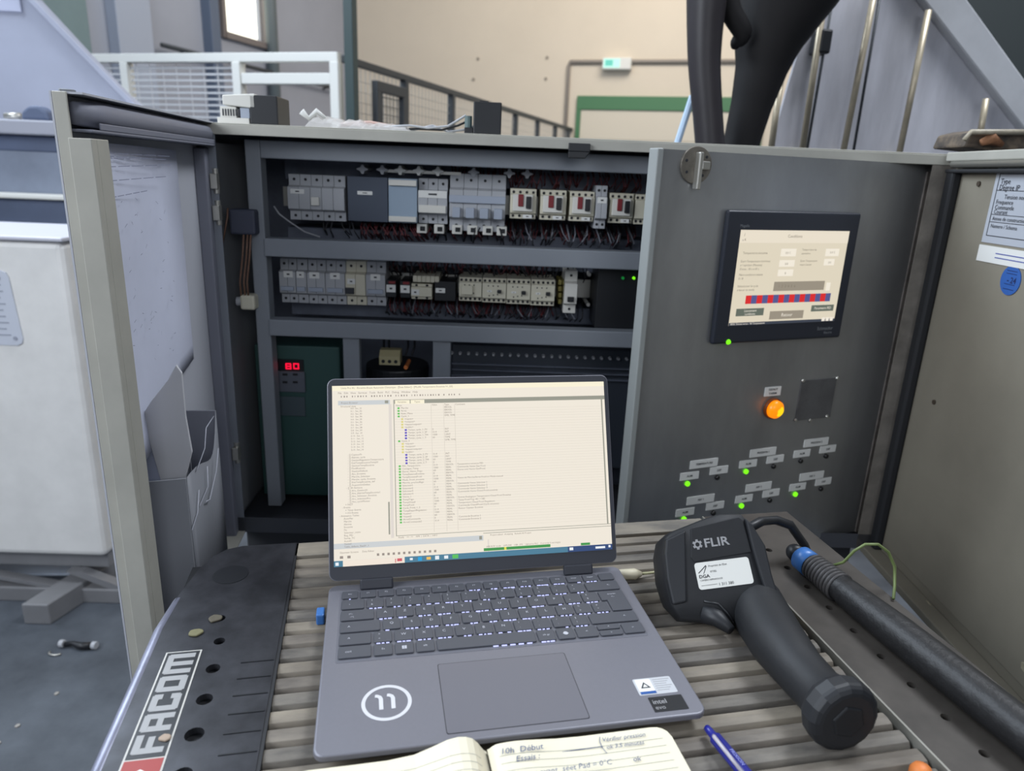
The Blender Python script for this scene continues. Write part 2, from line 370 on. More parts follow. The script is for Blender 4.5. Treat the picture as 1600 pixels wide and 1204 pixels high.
MB().prism([(f0.x - .035, f0.y), (f0.x + .045, f0.y), (bx1 + .03, .42), (bx1 - .06, .42)], 0, .07, 'z').build('stand_foot', m_frame, t, bevel=.004)
MB().box(-2.2, -2.12, -.2, .42, 0, .07).build('stand_foot', m_frame, t, bevel=.004)
MB().box(bx1 - .06, bx1, .34, .4, .07, bz0 - .001).build('stand_leg', m_frame, t, bevel=.004)
# pale sheets lying on the floor behind the stand
for x, y, ww, lab in ((-1.72, 2.22, .44, 'pale sheet on the floor under the cream housing, left of the brace'), (-1.17, 2.24, .24, 'pale sheet on the floor just right of the grey foot')):
    tag(MB().box(-ww / 2, ww / 2, -.13, .13, .001, .01).build('floor_sheet', mat('sheet_pale', C(190, 200, 215), .6), M=frame(x, y, 0, .1), bevel=.003), lab, 'sheet', 'pale sheets on the floor')
# clamp on the floor
p = CP + ray(122, 1012) * (-CH / ray(122, 1012).z)
t = thing('floor_clamp', 'small dark clamp with two white ends lying on the dirty floor', 'clamp', frame(p.x, p.y, 0, -.02) @ Matrix.Scale(.85, 4))
MB().tube([(-.045, .0, .012), (-.02, .006, .014), (.012, -.006, .014), (.045, .0, .012)], [.009, .008, .012, .013], 8).build('body', m_blk, t, smooth=True)
for x, r in ((-.055, .013), (.058, .013)): MB().cyl((x - .008, .003, .013), (x + .008, .001, .014), r, 12).build('end_cap', m_mod, t, bevel=.002)
MB().tube([(-.055 + .022 * math.cos(a_ * .35), -.035 + .012 * math.sin(a_ * .35), .004) for a_ in range(8, 18)], .003, 6).build('ring', m_zinc, t, smooth=True)
g = MB()
random.seed(3)
for k in range(26):
    x, y, r = random.uniform(-1.35, -.5), random.uniform(.75, 1.75), random.uniform(.003, .008)
    g.prism([(x + r * math.cos(j * 1.05) * random.uniform(.6, 1.2), y + r * math.sin(j * 1.05) * random.uniform(.6, 1.2)) for j in range(6)], 0, .003)
o = g.build('floor_debris', mat('debris', C(150, 146, 140), .8)); tag(o, 'tiny pale crumbs of debris scattered on the dark floor', 'debris', kind='stuff')
# ------------------------------------------------------------------ hopper, rods and hoses at the upper right
A = Fr(frame(0, 2.0, 0, math.radians(8)))
t = thing('hopper', 'big scuffed grey steel hopper wall rising behind the cabinet', 'hopper', A.M)
p = [A.y(x, y) for x, y in ((1195, 262), (1232, 130), (1300, -90), (1405, -90), (1470, 0), (1600, 190), (1720, 330), (1720, 360))]
MB().prism([(v.x, v.z) for v in p], 0, .01, 'y').build('side_wall', m_hopper, t, bevel=.002)
p = [A.y(x, y, -.03) for x, y in ((1400, -90), (1448, -90), (1512, 0), (1760, 345), (1760, 410), (1600, 200), (1430, -18))]
MB().prism([(v.x, v.z) for v in p], -.03, 0, 'y').build('edge_stiffener', mat('stiffener', C(192, 194, 198), .5, amt=.2, scale=5), t, bevel=.004)
tb = A.y(1200, 262).z
MB().box(A.y(1195, 262).x, 1.9, .01, .6, tb - .02, tb).build('ledge', m_hopper, t)
for x in (.9, 1.7): MB().box(x, x + .08, .1, .18, 0, tb - .02).build('leg', m_frame, t, bevel=.004)
for i, (x0, y0, x1, y1, lab) in enumerate(((1221, 118, 1203, 245, 'shortest left threaded rod in front of the hopper, ending beside the black hose'), (1297, -60, 1252, 245, 'tall rod with a black clamp in front of the hopper'), (1376, -60, 1316, 245, 'tall plain rod in the middle of the hopper'), (1451, 16, 1404, 245, 'rod whose cut top ends just below the frame top on the hopper'), (1541, 154, 1527, 235, 'short brassy rod stub at the right of the hopper'))):
    a = A.y(x0, y0, -.05); b = A.y(x1, y1, -.05)
    rr = thing('threaded_rod', lab, 'rod', A.M, 'rods in front of the hopper')
    MB().tube([a, b], .0085, 10).build('rod', m_rod, rr, smooth=True)
    MB().box(b.x - .01, b.x + .01, -.05, 0, b.z + .0, b.z + .012).build('bracket', m_rod, rr)
    if i == 1:
        c = a + (b - a) * .39
        MB().box(c.x, c.x + .034, -.06, -.005, c.z - .03, c.z + .03).build('clamp', m_blk, rr, bevel=.006)
for x0, lab in ((1311, 'thin dark rod close beside the clamped rod'), (1384, 'thin dark rod beside the tall plain rod')):
    a = A.y(x0, -60, -.025); b = A.y(x0 - 52, 245, -.025)
    rr = MB().tube([a, b], .004, 8).build('thin_rod', m_rail, M=A.M, smooth=True); tag(rr, lab, 'rod')
A2 = Fr(frame(0, 2.9, 0, 0))
p = [A2.y(x, y) for x, y in ((1455, -120), (1760, -120), (1760, 330), (1600, 300))]
tag(MB().prism([(v.x, v.z) for v in p], 0, .3, 'y').build('dark_machine_panel', mat('panel_blackgreen', C(46, 52, 52), .6), M=A2.M), 'dark green black machine panel beyond the hopper edge', 'panel')
def hose(A, pts, name, m, lab, d=-.0):
    q = []; r = []
    for (x, y, rad, dd) in pts:
        v = A.y(x, y, dd); q.append(v); r.append(rad)
    # smooth resample
    Q = []; Rr = []
    for i in range(len(q) - 1):
        a, b, c_, e_ = q[max(i - 1, 0)], q[i], q[i + 1], q[min(i + 2, len(q) - 1)]
        for k in range(5):
            s = k / 5
            Q.append(.5 * ((2 * b) + (c_ - a) * s + (2 * a - 5 * b + 4 * c_ - e_) * s * s + (3 * b - a - 3 * c_ + e_) * s ** 3)); Rr.append(r[i] * (1 - s) + r[i + 1] * s)
    Q.append(q[-1]); Rr.append(r[-1])
    o = MB().tube(Q, Rr, 14).build(name, m, M=A.M, smooth=True)
    return tag(o, lab, 'hose')
Ah = Fr(frame(0, 1.75, 0, 0))
m_hose = mat('hose_rubber', C(48, 44, 47), .45, amt=.25, scale=10); m_hoseb = mat('hose_black_rubber', C(17, 14, 16), .75, amt=.3, scale=8)
hose(Ah, ((1130, -420, .05, 0), (1112, -160, .048, 0), (1107, -60, .047, 0), (1104, 0, .044, 0), (1101, 60, .039, 0), (1101, 110, .036, 0), (1106, 180, .034, 0), (1112, 262, .034, 0)), 'black_hose', m_hose, 'leftmost thick black hose hanging behind the cabinet, with grey sheen')
hose(Ah, ((1330, -420, .13, .1), (1280, -160, .13, .1), (1252, -60, .125, .1), (1225, 0, .108, .1), (1202, 60, .082, .1), (1189, 110, .062, .1), (1174, 165, .05, .1), (1160, 218, .045, .1), (1150, 262, .044, .1)), 'black_hose', m_hoseb, 'widest black hose, leaning across the left edge of the hopper')
hose(Ah, ((1170, -400, .026, .02), (1140, -120, .026, .02), (1135, -60, .025, .02), (1140, 10, .024, .02), (1160, 50, .022, .03), (1150, 68, .014, .05), (1148, 76, .006, .05)), 'black_hose', m_hoseb, 'short tapering dark hose end between the two thick hoses')
a = Ah.y(1082, 150, .05); b = Ah.y(1050, 250, .05)
tag(MB().tube([a, b], .008, 8).build('pale_rod', mat('rod_paleblue', C(190, 215, 240), .4), M=Ah.M), 'pale blue white rod leaning left of the black hoses', 'rod')
# ------------------------------------------------------------------ electrical cabinet
YAW = math.radians(1.74)
K = Fr(frame(-.521, 1.184, .72, YAW))
KW, KH, KD = 1.228, .725, .26
cb = thing('electrical_cabinet', 'grey electrical enclosure standing open behind the laptop, full of breakers', 'cabinet', K.M)
MB().box(0, KW, 0, KD, KH - .002, KH).box(0, KW, -.001, .014, KH - .0175, KH - .002).build('top_panel', m_cab, cb, bevel=.0008)
MB().box(0, .002, 0, KD, 0, KH - .002).box(.002, .03, 0, .002, 0, KH - .018).build('side_panel', m_cabin, cb)
MB().box(KW - .002, KW, 0, KD, 0, KH - .002).box(KW - .03, KW - .002, 0, .002, 0, KH - .018).build('side_panel', mat('worn_side', C(128, 122, 114), .5, amt=.4, scale=24), cb)
MB().box(.002, KW - .002, 0, KD, 0, .002).box(.002, KW - .002, 0, .002, .002, .03).build('bottom_panel', mat('bottom_dark', C(70, 72, 78), .6), cb)
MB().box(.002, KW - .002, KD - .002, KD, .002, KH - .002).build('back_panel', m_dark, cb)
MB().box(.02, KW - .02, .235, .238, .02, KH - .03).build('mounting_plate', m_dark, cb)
MB().box(.02, KW - .02, .03, KD - .01, -.72, -.001).build('plinth', mat('plinth_dark', C(46, 47, 50), .7), cb, bevel=.004)
MB().box(.016, .019, .03, .22, .03, KH - .03).build('gland_strip', mat('inner_strip', C(128, 130, 134), .5), cb)
# swing frame with cut-outs
FD = .05
def kx(px, py, d=FD): v = K.y(px, py, d); return v.x, v.z
xL0, _ = kx(393, 400); xL1, _ = kx(416, 400); xR = KW - .035
zT = KH - .022
z1 = kx(700, 259)[1]; z2 = kx(700, 382)[1]; z3 = kx(700, 410)[1]; z4 = kx(700, 507)[1]; z5 = kx(700, 532)[1]
MB().box(xL0, xL1, FD, FD + .03, .03, zT).build('frame_upright', m_bar, cb, bevel=.002)
MB().box(xR - .02, xR, FD, FD + .03, .03, zT).build('frame_upright', m_bar, cb, bevel=.002)
MB().box(xL1, xR - .02, FD, FD + .02, z1, zT).build('frame_crossbar', m_bar, cb, bevel=.002)
MB().box(xL1, xR - .02, FD - .01, FD + .02, z3, z2).build('frame_crossbar', m_bar, cb, bevel=.002)
MB().box(xL1, xR - .02, FD - .01, FD + .02, z5, z4).build('frame_crossbar', m_bar, cb, bevel=.002)
for a, b in ((536, 562), (676, 704)):
    MB().box(kx(a, 560)[0], kx(b, 560)[0], FD, FD + .02, .03, z5).build('frame_upright', m_bar, cb, bevel=.002)
# din rails
for z in ((z1 + z2) / 2, (z3 + z4) / 2):
    MB().box(xL1, xR - .03, .17, .178, z - .0175, z + .0175).box(xL1, xR - .03, .178, .234, z - .01, z + .01).build('din_rail', m_zinc, cb)
# cable trunking (dark slotted ducts) top row
for za, zb in ((z1 - .035, z1 + .02), (z2 - .01, z2 + .012), (z3 - .022, z3 + .012), (z4 - .012, z4 + .02)):
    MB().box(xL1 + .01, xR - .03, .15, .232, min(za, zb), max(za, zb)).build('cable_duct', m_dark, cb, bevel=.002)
# wires as bundles
random.seed(11)
def wires(nm, x0, x1, za, zb, n, m, y=.13, lean=.02, lab=None):
    g = MB()
    for k in range(n):
        x = x0 + (x1 - x0) * (k + random.uniform(-.4, .4)) / n; dx = random.uniform(-lean, lean)
        yy = y + random.uniform(-.015, .015)
        g.tube([(x, yy + .02, za), (x + dx * .2, yy - .012, za * .66 + zb * .34), (x + dx * .7, yy - .012, za * .33 + zb * .67), (x + dx, yy + .02, zb)], random.uniform(.0009, .0016), 5)
    o = stuff(g.build(nm, m, cb)); return o
X = lambda px, py=400, d=.1: K.y(px, py, d).x
wires('red_wires', X(560), X(650), kx(600, 345, .1)[1], z2 - .004, 30, m_rwire)
wires('red_wires', X(650), X(1002), kx(800, 350, .1)[1], z2 - .004, 70, m_rwire, .15)
wires('black_wires', X(500), X(1002), kx(800, 345, .1)[1], z2 - .004, 60, m_kwire)
wires('red_wires', X(700), X(1002), z1 + .004, kx(800, 296, .1)[1], 70, m_rwire, .14)
wires('red_wires', X(604), X(870), kx(700, 470, .1)[1], z4 - .004, 60, m_rwire, .14)
wires('black_wires', X(604), X(925), kx(700, 470, .1)[1], z4 - .004, 46, m_kwire, .13)
wires('red_wires', X(604), X(870), z3 + .002, kx(740, 436, .1)[1], 46, m_rwire, .145)
wires('black_wires', X(604), X(925), z3 + .002, kx(740, 440, .1)[1], 50, m_kwire, .135)
wires('blue_grey_wires', X(604), X(925), kx(700, 470, .1)[1], z4 - .004, 14, mat('wire_grey', C(104, 106, 114), .5), .125)
wires('blue_grey_wires', X(800), X(1002), kx(800, 350, .1)[1], z2 - .004, 14, bpy.data.materials['wire_grey'], .125)
# ---- modular devices
def device(name, lab, rect, poles=1, m=None, kind='breaker', face=.098, group=None, d0=.168, plates=(), toggle=None, screws=True, seams=True):
    x0, y0, x1, y1 = rect
    a = K.y(x0, (y0 + y1) / 2, face).x; b = K.y(x1, (y0 + y1) / 2, face).x
    zt = K.y((x0 + x1) / 2, y0, face).z; zb = K.y((x0 + x1) / 2, y1, face).z
    h = zt - zb; wd = b - a; zc = (zt + zb) / 2
    t = thing(name, lab, 'breaker' if kind == 'breaker' else kind, K.M @ Matrix.Translation((a, face, zb)), group)
    m = m or m_mod; dp = d0 - face
    if kind in ('breaker', 'switch'):
        prof = [(0.012, 0), (dp, 0), (dp, h), (.012, h), (.012, h * .76), (0, h * .72), (0, h * .25), (.012, h * .2)]
    elif kind == 'contactor':
        prof = [(.006, 0), (dp, 0), (dp, h), (.006, h), (.006, h * .84), (0, h * .8), (0, h * .2), (.006, h * .16)]
    else:
        prof = [(0, 0), (dp, 0), (dp, h), (0, h)]
    g = MB()
    n = poles if seams else 1
    for k in range(n): g.prism(prof, wd * k / n + .0002, wd * (k + 1) / n - .0002, 'x')
    g.build('housing', m, t, bevel=.0008)
    if screws:
        q = MB(); o_ = .012 if kind != 'contactor' else .006
        for k in range(poles):
            xc = wd * (k + .5) / poles
            for zz in (h * .89, h * .1): dot(q, xc, o_, zz, .0026)
        stuff(q.build('terminal_screws', m_hole, t))
    for (u0, v0, u1, v1) in plates:
        q = MB().box(wd * u0, wd * u1, -.001, 0, h * v0, h * v1).build('label_plate', m_lab, t)
        g = MB(); g.box(wd * (u0 * .65 + u1 * .35), wd * (u0 * .35 + u1 * .65), -.0013, -.001, h * (v0 * .62 + v1 * .38), h * (v0 * .38 + v1 * .62))
        g.build('label_print', m_ink, t)
    if toggle:
        for ti, (u0, v0, u1, v1, mm) in enumerate(toggle):
            MB().box(wd * u0, wd * u1, -.005 - .0025 * ti, 0, h * v0, h * v1).build('toggle', mm, t, bevel=.001)
    return t, wd, h
m_mod2 = mat('module_paleblue', C(160, 168, 182), .5)
# upper row
device('differential_breaker', 'wide grey differential breaker at the left end of the upper row', (449, 273, 538, 345), 5, toggle=((.42, .34, .56, .52, m_modw),), plates=((.06, .58, .3, .68),), group=None)
device('timer_module', 'dark module with pale lettering right of the wide differential breaker', (543, 276, 606, 346), 1, mat('dark_module', C(66, 74, 88), .5), 'relay', seams=False, screws=False, plates=((.25, .6, .62, .68),))
device('terminal_cover', 'pale blue clear covered block in the upper row', (607, 279, 652, 348), 3, m_clear, 'terminal block', seams=False, screws=False, toggle=((.02, .84, .98, .97, m_modw), (.02, .03, .98, .15, m_modw)))
device('main_breaker', 'grey three pole breaker with a bright white strip in the upper row', (653, 279, 699, 350), 3, m_mod, plates=((.02, .58, .98, .74),), toggle=((.04, .25, .96, .42, m_modw),))
device('fuse_switch', 'four pole grey fuse switch with square windows in the upper row', (702, 272, 790, 362), 4, m_mod, 'switch', plates=((.4, .53, .56, .6),), toggle=((.0, .5, 1, .63, m_mod2), (.06, .24, .2, .42, m_mod2), (.3, .24, .45, .42, m_mod2), (.55, .24, .7, .42, m_mod2), (.8, .24, .95, .42, m_mod2)))
labs = ['motor starter with red and black keys, first right of the fuse switch', 'second motor starter with red and black keys from the fuse switch', 'third motor starter with red and black keys, left of the narrow breaker', 'motor starter with red and black keys beside the stainless door edge']
for (x0, x1, y0), lab in zip(((797, 838, 295), (844, 885, 297), (890, 929, 299), (952, 990, 302)), labs):
    device('motor_starter', lab, (x0, y0, x1, y0 + 47), 4, m_crm, 'contactor', group='motor starters in the upper row', face=.09, screws=True, seams=False,
           plates=((.5, .03, .85, .15),), toggle=((.1, .26, .86, .82, m_modw), (.3, .42, .5, .82, m_red), (.6, .36, .8, .76, m_blk)))
device('narrow_breaker', 'tall narrow grey breaker between two motor starters', (931, 290, 949, 358), 2, m_mod, 'breaker', face=.082, plates=((.1, .6, .9, .74),))
device('motor_starter', 'motor starter half hidden behind the stainless door edge', (992, 304, 1022, 351), 4, m_crm, 'contactor', group='motor starters in the upper row', face=.09, seams=False)
for i, x in enumerate((841, 887, 997)):
    pass
# bright busbar clips along the top of the upper row
g0_ = ['faint grey', 'grey', 'bright white', 'pale', 'cream', 'small white', 'dim white']
for i, x in enumerate((566, 597, 625, 654, 684, 740, 796, 824)):
    v = K.y(x, 264 + (x - 560) * .028, .1)
    t = thing('busbar_clip', ('faint grey busbar clip above the dark module, first from the left', 'second busbar clip from the left, above the dark module', 'bright busbar clip above the pale blue cover', 'fourth busbar clip, left of the main breaker', 'fifth busbar clip, above the main breaker', 'sixth busbar clip, above the fuse switch', 'seventh busbar clip, right end of the fuse switch', 'last busbar clip, above the first motor starter')[i], 'clip', K.M @ Matrix.Translation((v.x, .1, v.z)), 'busbar clips above the upper row')
    MB().prism([(-.002, -.008), (.002, -.008), (.004, -.003), (.010, -.0012), (.010, .0012), (.004, .003), (.0015, .008), (-.0015, .008), (-.004, .003), (-.010, .0012), (-.010, -.0012), (-.004, -.003)], 0, .05, 'y').build('body', m_white if i in (2, 3, 4) else m_mod, t, bevel=.0006)
a = K.y(600, 266, .1); b = K.y(720, 269, .1)
tag(MB().box(a.x, b.x, .108, .113, a.z - .003, a.z + .002).build('busbar', m_zinc, M=K.M), 'thin bright busbar strip linking the white clips', 'busbar')
# white wire ferrule blocks under the main breaker
for i, x in enumerate((659, 686, 714, 738, 762, 784)):
    v = K.y(x, 357 + i * .8, .105)
    t = thing('wire_marker', ('first', 'second', 'third', 'fourth', 'fifth', 'sixth')[i] + ' white wire marker from the left under the upper breakers', 'marker', K.M @ Matrix.Translation((v.x, .105, v.z)), 'white wire markers in the upper row')
    MB().box(-.009, .009, 0, .055, -.008, .008).build('body', m_modw, t, bevel=.001)
    MB().box(-.003, .006, -.0008, 0, -.004, .004).build('opening', m_hole, t)
# lower row
brk = (((436, 405, 462, 474), 2, 'two pole grey breaker at the far left of the lower row', ((.3, .6, .85, .74),)),
       ((462.5, 406, 479, 475), 1, 'single pole grey breaker, second in the lower row', ((.1, .6, .8, .74),)),
       ((479.5, 407, 508, 476), 2, 'two pole grey breaker, third in the lower row', ((.15, .6, .7, .74),)),
       ((508.5, 408, 539, 477), 2, 'two pole grey breaker just left of the cream breaker', ((.25, .6, .75, .74),)),
       ((571.5, 410, 602, 479), 2, 'two pole grey breaker just right of the cream breaker', ((.25, .6, .75, .74),)))
for rect, n, lab, pls in brk:
    device('circuit_breaker', lab, rect, n, m_mod, 'breaker', group='grey breakers in the lower row', plates=pls, toggle=((.1, .3, .9, .4, m_mod2),))
device('residual_breaker', 'cream two pole breaker with dark lettering in the lower row', (539.5, 409, 571, 478), 2, m_crm, 'breaker', plates=((.1, .5, .5, .62),), toggle=((.0, .28, .45, .42, m_ink),))
device('relay', 'small black relay with white tag and red top, first right of the breakers', (603, 438, 619, 464), 1, m_blk, 'relay', screws=False, plates=((.05, .3, .95, .75),), toggle=((.3, .82, .95, .98, m_red),), group='small relays in the lower row')
device('relay', 'small black relay with white tag, touching the cream terminal relay', (625, 439, 641, 465), 1, m_blk, 'relay', screws=False, plates=((.05, .3, .95, .75),), toggle=((.3, .82, .95, .98, m_red),), group='small relays in the lower row')
device('small_contactor', 'small cream contactor with a white tag in the lower row', (642, 444, 675, 468), 2, m_crm, 'contactor', seams=False, plates=((.02, .3, .4, .66),))
device('terminal_strip', 'narrow cream terminal strip above the small contactor', (645, 431, 686, 441), 6, m_crm, 'terminal block', screws=False)
device('relay', 'black relay with a small white oval tag left of the long contactor block', (679, 440, 712, 470), 1, m_blk, 'relay', screws=False, plates=((.05, .42, .5, .66),))
cn = ('first contactor of the cream block in the lower row, plain faced', 'second contactor of the cream block in the lower row', 'third contactor of the cream block in the lower row', 'last contactor of the cream block, beside the yellow terminals')
for i, (x0, x1) in enumerate(((717, 753), (753.5, 791), (791.5, 829), (829.5, 867))):
    t, wd, h = device('contactor', cn[i], (x0, 434 + i * 1.2, x1, 471 + i * 2.4), 5, m_crm, 'contactor', group='cream contactors in the lower row', face=.088, seams=False,
           plates=((.2, .45, .4, .52),), toggle=(((.62, .42, .8, .56, m_blk),) if i else ((.1, .3, .6, .68, m_crm),)))
    g = MB()
    for k in range(3): dot(g, wd * (.3 + .17 * k), 0, h * (.3 + .03 * k), .0013); dot(g, wd * (.25 + .2 * k), 0, h * .7, .0013)
    stuff(g.build('face_marks', m_hole, t))
for i in range(2):
    for j in range(4):
        v = K.y(875 + i * 6.5, 441 + j * 10, .11)
        t = MB().box(-.003, .003, 0, .055, -.0045, .0045).build('yellow_terminal', m_yel, M=K.M @ Matrix.Translation((v.x, .11, v.z)), bevel=.0006)
        tag(t, 'yellow terminal, ' + ('top', 'second', 'third', 'bottom')[j] + ' of the ' + ('left', 'right') [i] + ' column beside the cream contactors', 'terminal', 'yellow terminals in the lower row')
device('white_breaker', 'tall white single breaker with black switch right of the contactors', (882, 424, 902, 491), 1, m_modw, 'breaker', face=.085, toggle=((.25, .3, .75, .42, m_blk),))
for i, (x, y) in enumerate(((921, 429), (919, 476))):
    v = K.y(x, y, .12); tag(MB().cyl((0, 0, 0), (0, .11, 0), .0035, 10).build('standoff_screw', m_modw, M=K.M @ Matrix.Translation((v.x, .12, v.z))), ('upper' if i == 0 else 'lower') + ' white standoff screw left of the black power supply', 'screw', 'white standoff screws')
t, wd, h = device('power_supply', 'black power supply with two green lights beside the stainless door', (932, 418, 1020, 513), 1, m_blk, 'power supply', face=.07, screws=False, seams=False)
for x, m in ((973, mat('led_green_dim', C(20, 90, 40), .4, emit=C(20, 140, 60), es=.5)), (990, m_ledg)):
    v = K.y(x, 434, .07); MB().cyl((v.x, .07, v.z), (v.x, .066, v.z), .0026, 10).build('led', m, t, M=(Matrix.Translation((-K.y(932, 465.5, .07).x, -.07, -K.y(976, 513, .07).z))))
# lower section : green drive, transformer with terminal, terminal row
a = K.y(396, 530, .1); b = K.y(530, 530, .1); zb_ = .06
t = thing('variable_drive', 'dark green drive unit with glowing red digits in the lower left of the cabinet', 'drive', K.M @ Matrix.Translation((a.x, .1, 0)))
MB().box(0, b.x - a.x, 0, .13, .03, K.y(460, 540, .1).z).build('housing', m_gpan, t, bevel=.003)
T = Fr(K.M @ Matrix.Translation((a.x, .1, 0)))
def T_(x, y): return T.y(x, y, -.001)
p = T_(417, 578); q_ = T_(478, 612); MB().box(p.x, q_.x, -.006, 0, q_.z, p.z).build('keypad', mat('keypad_grey', C(96, 100, 110), .5), t, bevel=.001)
p = T_(417, 618); q_ = T_(478, 650); MB().box(p.x, q_.x, -.003, 0, q_.z, p.z).build('cover', mat('cover_grey', C(74, 86, 92), .5), t, bevel=.001)
p = T_(416, 560); q_ = T_(475, 579); MB().box(p.x, q_.x, -.003, 0, q_.z, p.z).build('display_window', m_blk, t)
g = MB()
def seg7(g, x, z, w_, h_, segs, th=.0022, y=-.0042):
    S = {'a': (0, h_, w_, h_), 'g': (0, h_ / 2, w_, h_ / 2), 'd': (0, 0, w_, 0), 'f': (0, h_ / 2, 0, h_), 'b': (w_, h_ / 2, w_, h_), 'e': (0, 0, 0, h_ / 2), 'c': (w_, 0, w_, h_ / 2)}
    for s_ in segs:
        x0, zz0, x1, zz1 = S[s_]
        g.box(x + min(x0, x1) - th / 2, x + max(x0, x1) + th / 2, y, y + .001, z + min(zz0, zz1) - th / 2, z + max(zz0, zz1) + th / 2)
for px, sg in ((423, 'abfgcd'), (448, 'abcdefg'), (460, 'abcdef')):
    p = T_(px, 575); seg7(g, p.x, p.z, .0085, .0095, sg)
stuff(g.build('red_digits', m_ledr, t))
g = MB()
for i in range(3):
    for j in range(2): p = T_(427 + i * 16, 585 + j * 12); g.box(p.x, p.x + .009, -.0075, -.006, p.z, p.z + .004)
stuff(g.build('keypad_keys', m_hole, t))
v = K.y(592, 553, .09); v2 = K.y(625, 571, .09)
t = thing('terminal_block', 'beige three way terminal block under the lower crossbar', 'terminal block', K.M @ Matrix.Translation((v.x, .09, v2.z)))
wd = v2.x - v.x; h = v.z - v2.z
MB().prism([(0, 0), (.03, 0), (.03, h * 1.3), (.01, h * 1.3), (0, h * .8)], 0, wd, 'x').build('body', mat('beige_block', C(176, 166, 128), .5), t, bevel=.001)
g = MB()
for k in range(3): dot(g, wd * (.2 + .3 * k), 0, h * .35, .0035)
stuff(g.build('terminal_screws', m_hole, t))
v = K.y(560, 578, .12); v2 = K.y(672, 640, .12)
tag(MB().cyl((0, 0, 0), (0, 0, -.12), .062, 28).build('transformer', m_blk, M=K.M @ Matrix.Translation(((v.x + v2.x) / 2, .165, v.z + .005)), bevel=.004), 'round black toroid transformer behind the laptop lid', 'transformer')
v = K.y(634, 574, .1); tag(MB().cyl((0, 0, 0), (0, .05, 0), .004, 10).build('orange_indicator', m_orng, M=K.M @ Matrix.Translation((v.x, .1, v.z))), 'tiny orange indicator right of the beige terminal block', 'indicator')
for i, x0 in enumerate((598, 606, 636, 646)):
    a = K.y(x0, 530, .12); b = K.y(x0 + (6 if x0 < 630 else -3), 556, .105)
    tag(MB().tube([(a.x, .14, a.z + .01), (a.x + .002, .12, (a.z + b.z) / 2), (b.x, .108, b.z)], .0022, 6).build('black_lead', m_kwire, M=K.M, smooth=True), ('leftmost', 'second', 'third', 'rightmost')[i] + ' black lead dropping toward the beige terminal block', 'wire', 'black leads above the terminal block')
a = K.y(706, 540, .11); b = K.y(1004, 600, .11)
t = thing('terminal_rail', 'long dark terminal rail with a row of small pale screws behind the laptop', 'terminal block', K.M)
MB().box(a.x, xR - .03, .12, .2, .1, a.z).build('base', mat('rail_slate', C(52, 58, 68), .6), t, bevel=.002)
for k in range(23):
    v = K.y(706 + k * 13, 551 + k * .45, .118)
    MB().tube([(v.x, .12, v.z), (v.x, .112, v.z)], [.0034, .0024], 8).build('screw', m_mod, t)
for k in range(3):
    v0 = K.y(705, 566 + 9 * k, .118)
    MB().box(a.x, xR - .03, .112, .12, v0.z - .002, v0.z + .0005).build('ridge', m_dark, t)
# loose things on the left side wall inside the cabinet
KS = .022
v = K.y(388, 473, .03)
t = thing('cable_gland', 'cream cable connector on the inner left side of the cabinet', 'connector', K.M @ Matrix.Translation((v.x - .002, .03, v.z)))
MB().box(-.013, .013, 0, .03, -.013, .013).build('body', m_crm, t, bevel=.004)
MB().cyl((-.013, .012, 0), (-.022, .012, 0), .008, 12).build('nut', m_mod, t, bevel=.001)
v = K.y(378, 346, .03)
tag(MB().box(-.022, .022, 0, .035, -.022, .02).build('relay_box', mat('relay_dark', C(62, 66, 82), .6), M=K.M @ Matrix.Translation((v.x, .03, v.z)), bevel=.004), 'dark small box mounted high on the inner left of the cabinet', 'box')
def wire_px(name, lab, pts, r, m, d=.02, cat='wire'):
    q = [K.y(x, y, dd) for (x, y, dd) in pts]
    return tag(MB().tube(q, r, 6).build(name, m, M=K.M, smooth=True), lab, cat)
wire_px('earth_wire', 'thin tan wire from the left door hinge into the cabinet', ((287, 240, -.02), (293, 262, -.02), (306, 285, -.015), (326, 320, .01), (336, 350, .02), (348, 382, .025), (355, 340, .03), (356, 325, .035)), .0016, m_bwire)
for i, x in enumerate((381, 387, 392)):
    wire_px('orange_wire', ('left', 'middle', 'right')[i] + ' one of three orange brown wires hanging to the cream connector', ((x, 365, .035), (x - 2, 400, .038), (x - 6, 440, .036), (x - 4, 462, .034)), .0018, m_bwire)
    bpy.data.objects[-1] if False else None
for o in [o for o in bpy.data.objects if o.name.startswith('orange_wire')]: o['group'] = 'orange wires on the left side'
for z_, px_ in ((265, 440), (300, 452)):
    pass
wire_px('white_wire', 'pale curved wire left of the differential breaker', ((428, 322, .1), (436, 334, .1), (452, 346, .11), (476, 362, .12), (500, 370, .12)), .0014, m_mod)
# latch hanging on the cabinet lip
a = K.y(889, 223, -.006); b = K.y(921, 248, -.006)
t = thing('lip_latch', 'black latch catch hanging over the cabinet top lip', 'latch', K.M @ Matrix.Translation((a.x, 0, b.z)))
wd = b.x - a.x; h = a.z - b.z
MB().prism([(0, h * .45), (wd, h * .45), (wd, h), (0, h)], -.008, -.002, 'y').build('plate', m_blk, t, bevel=.001)
MB().prism([(.0, 0), (wd * .8, 0), (wd, h * .45), (0, h * .45)], -.008, .004, 'y').build('hook', m_blk, t, bevel=.001)
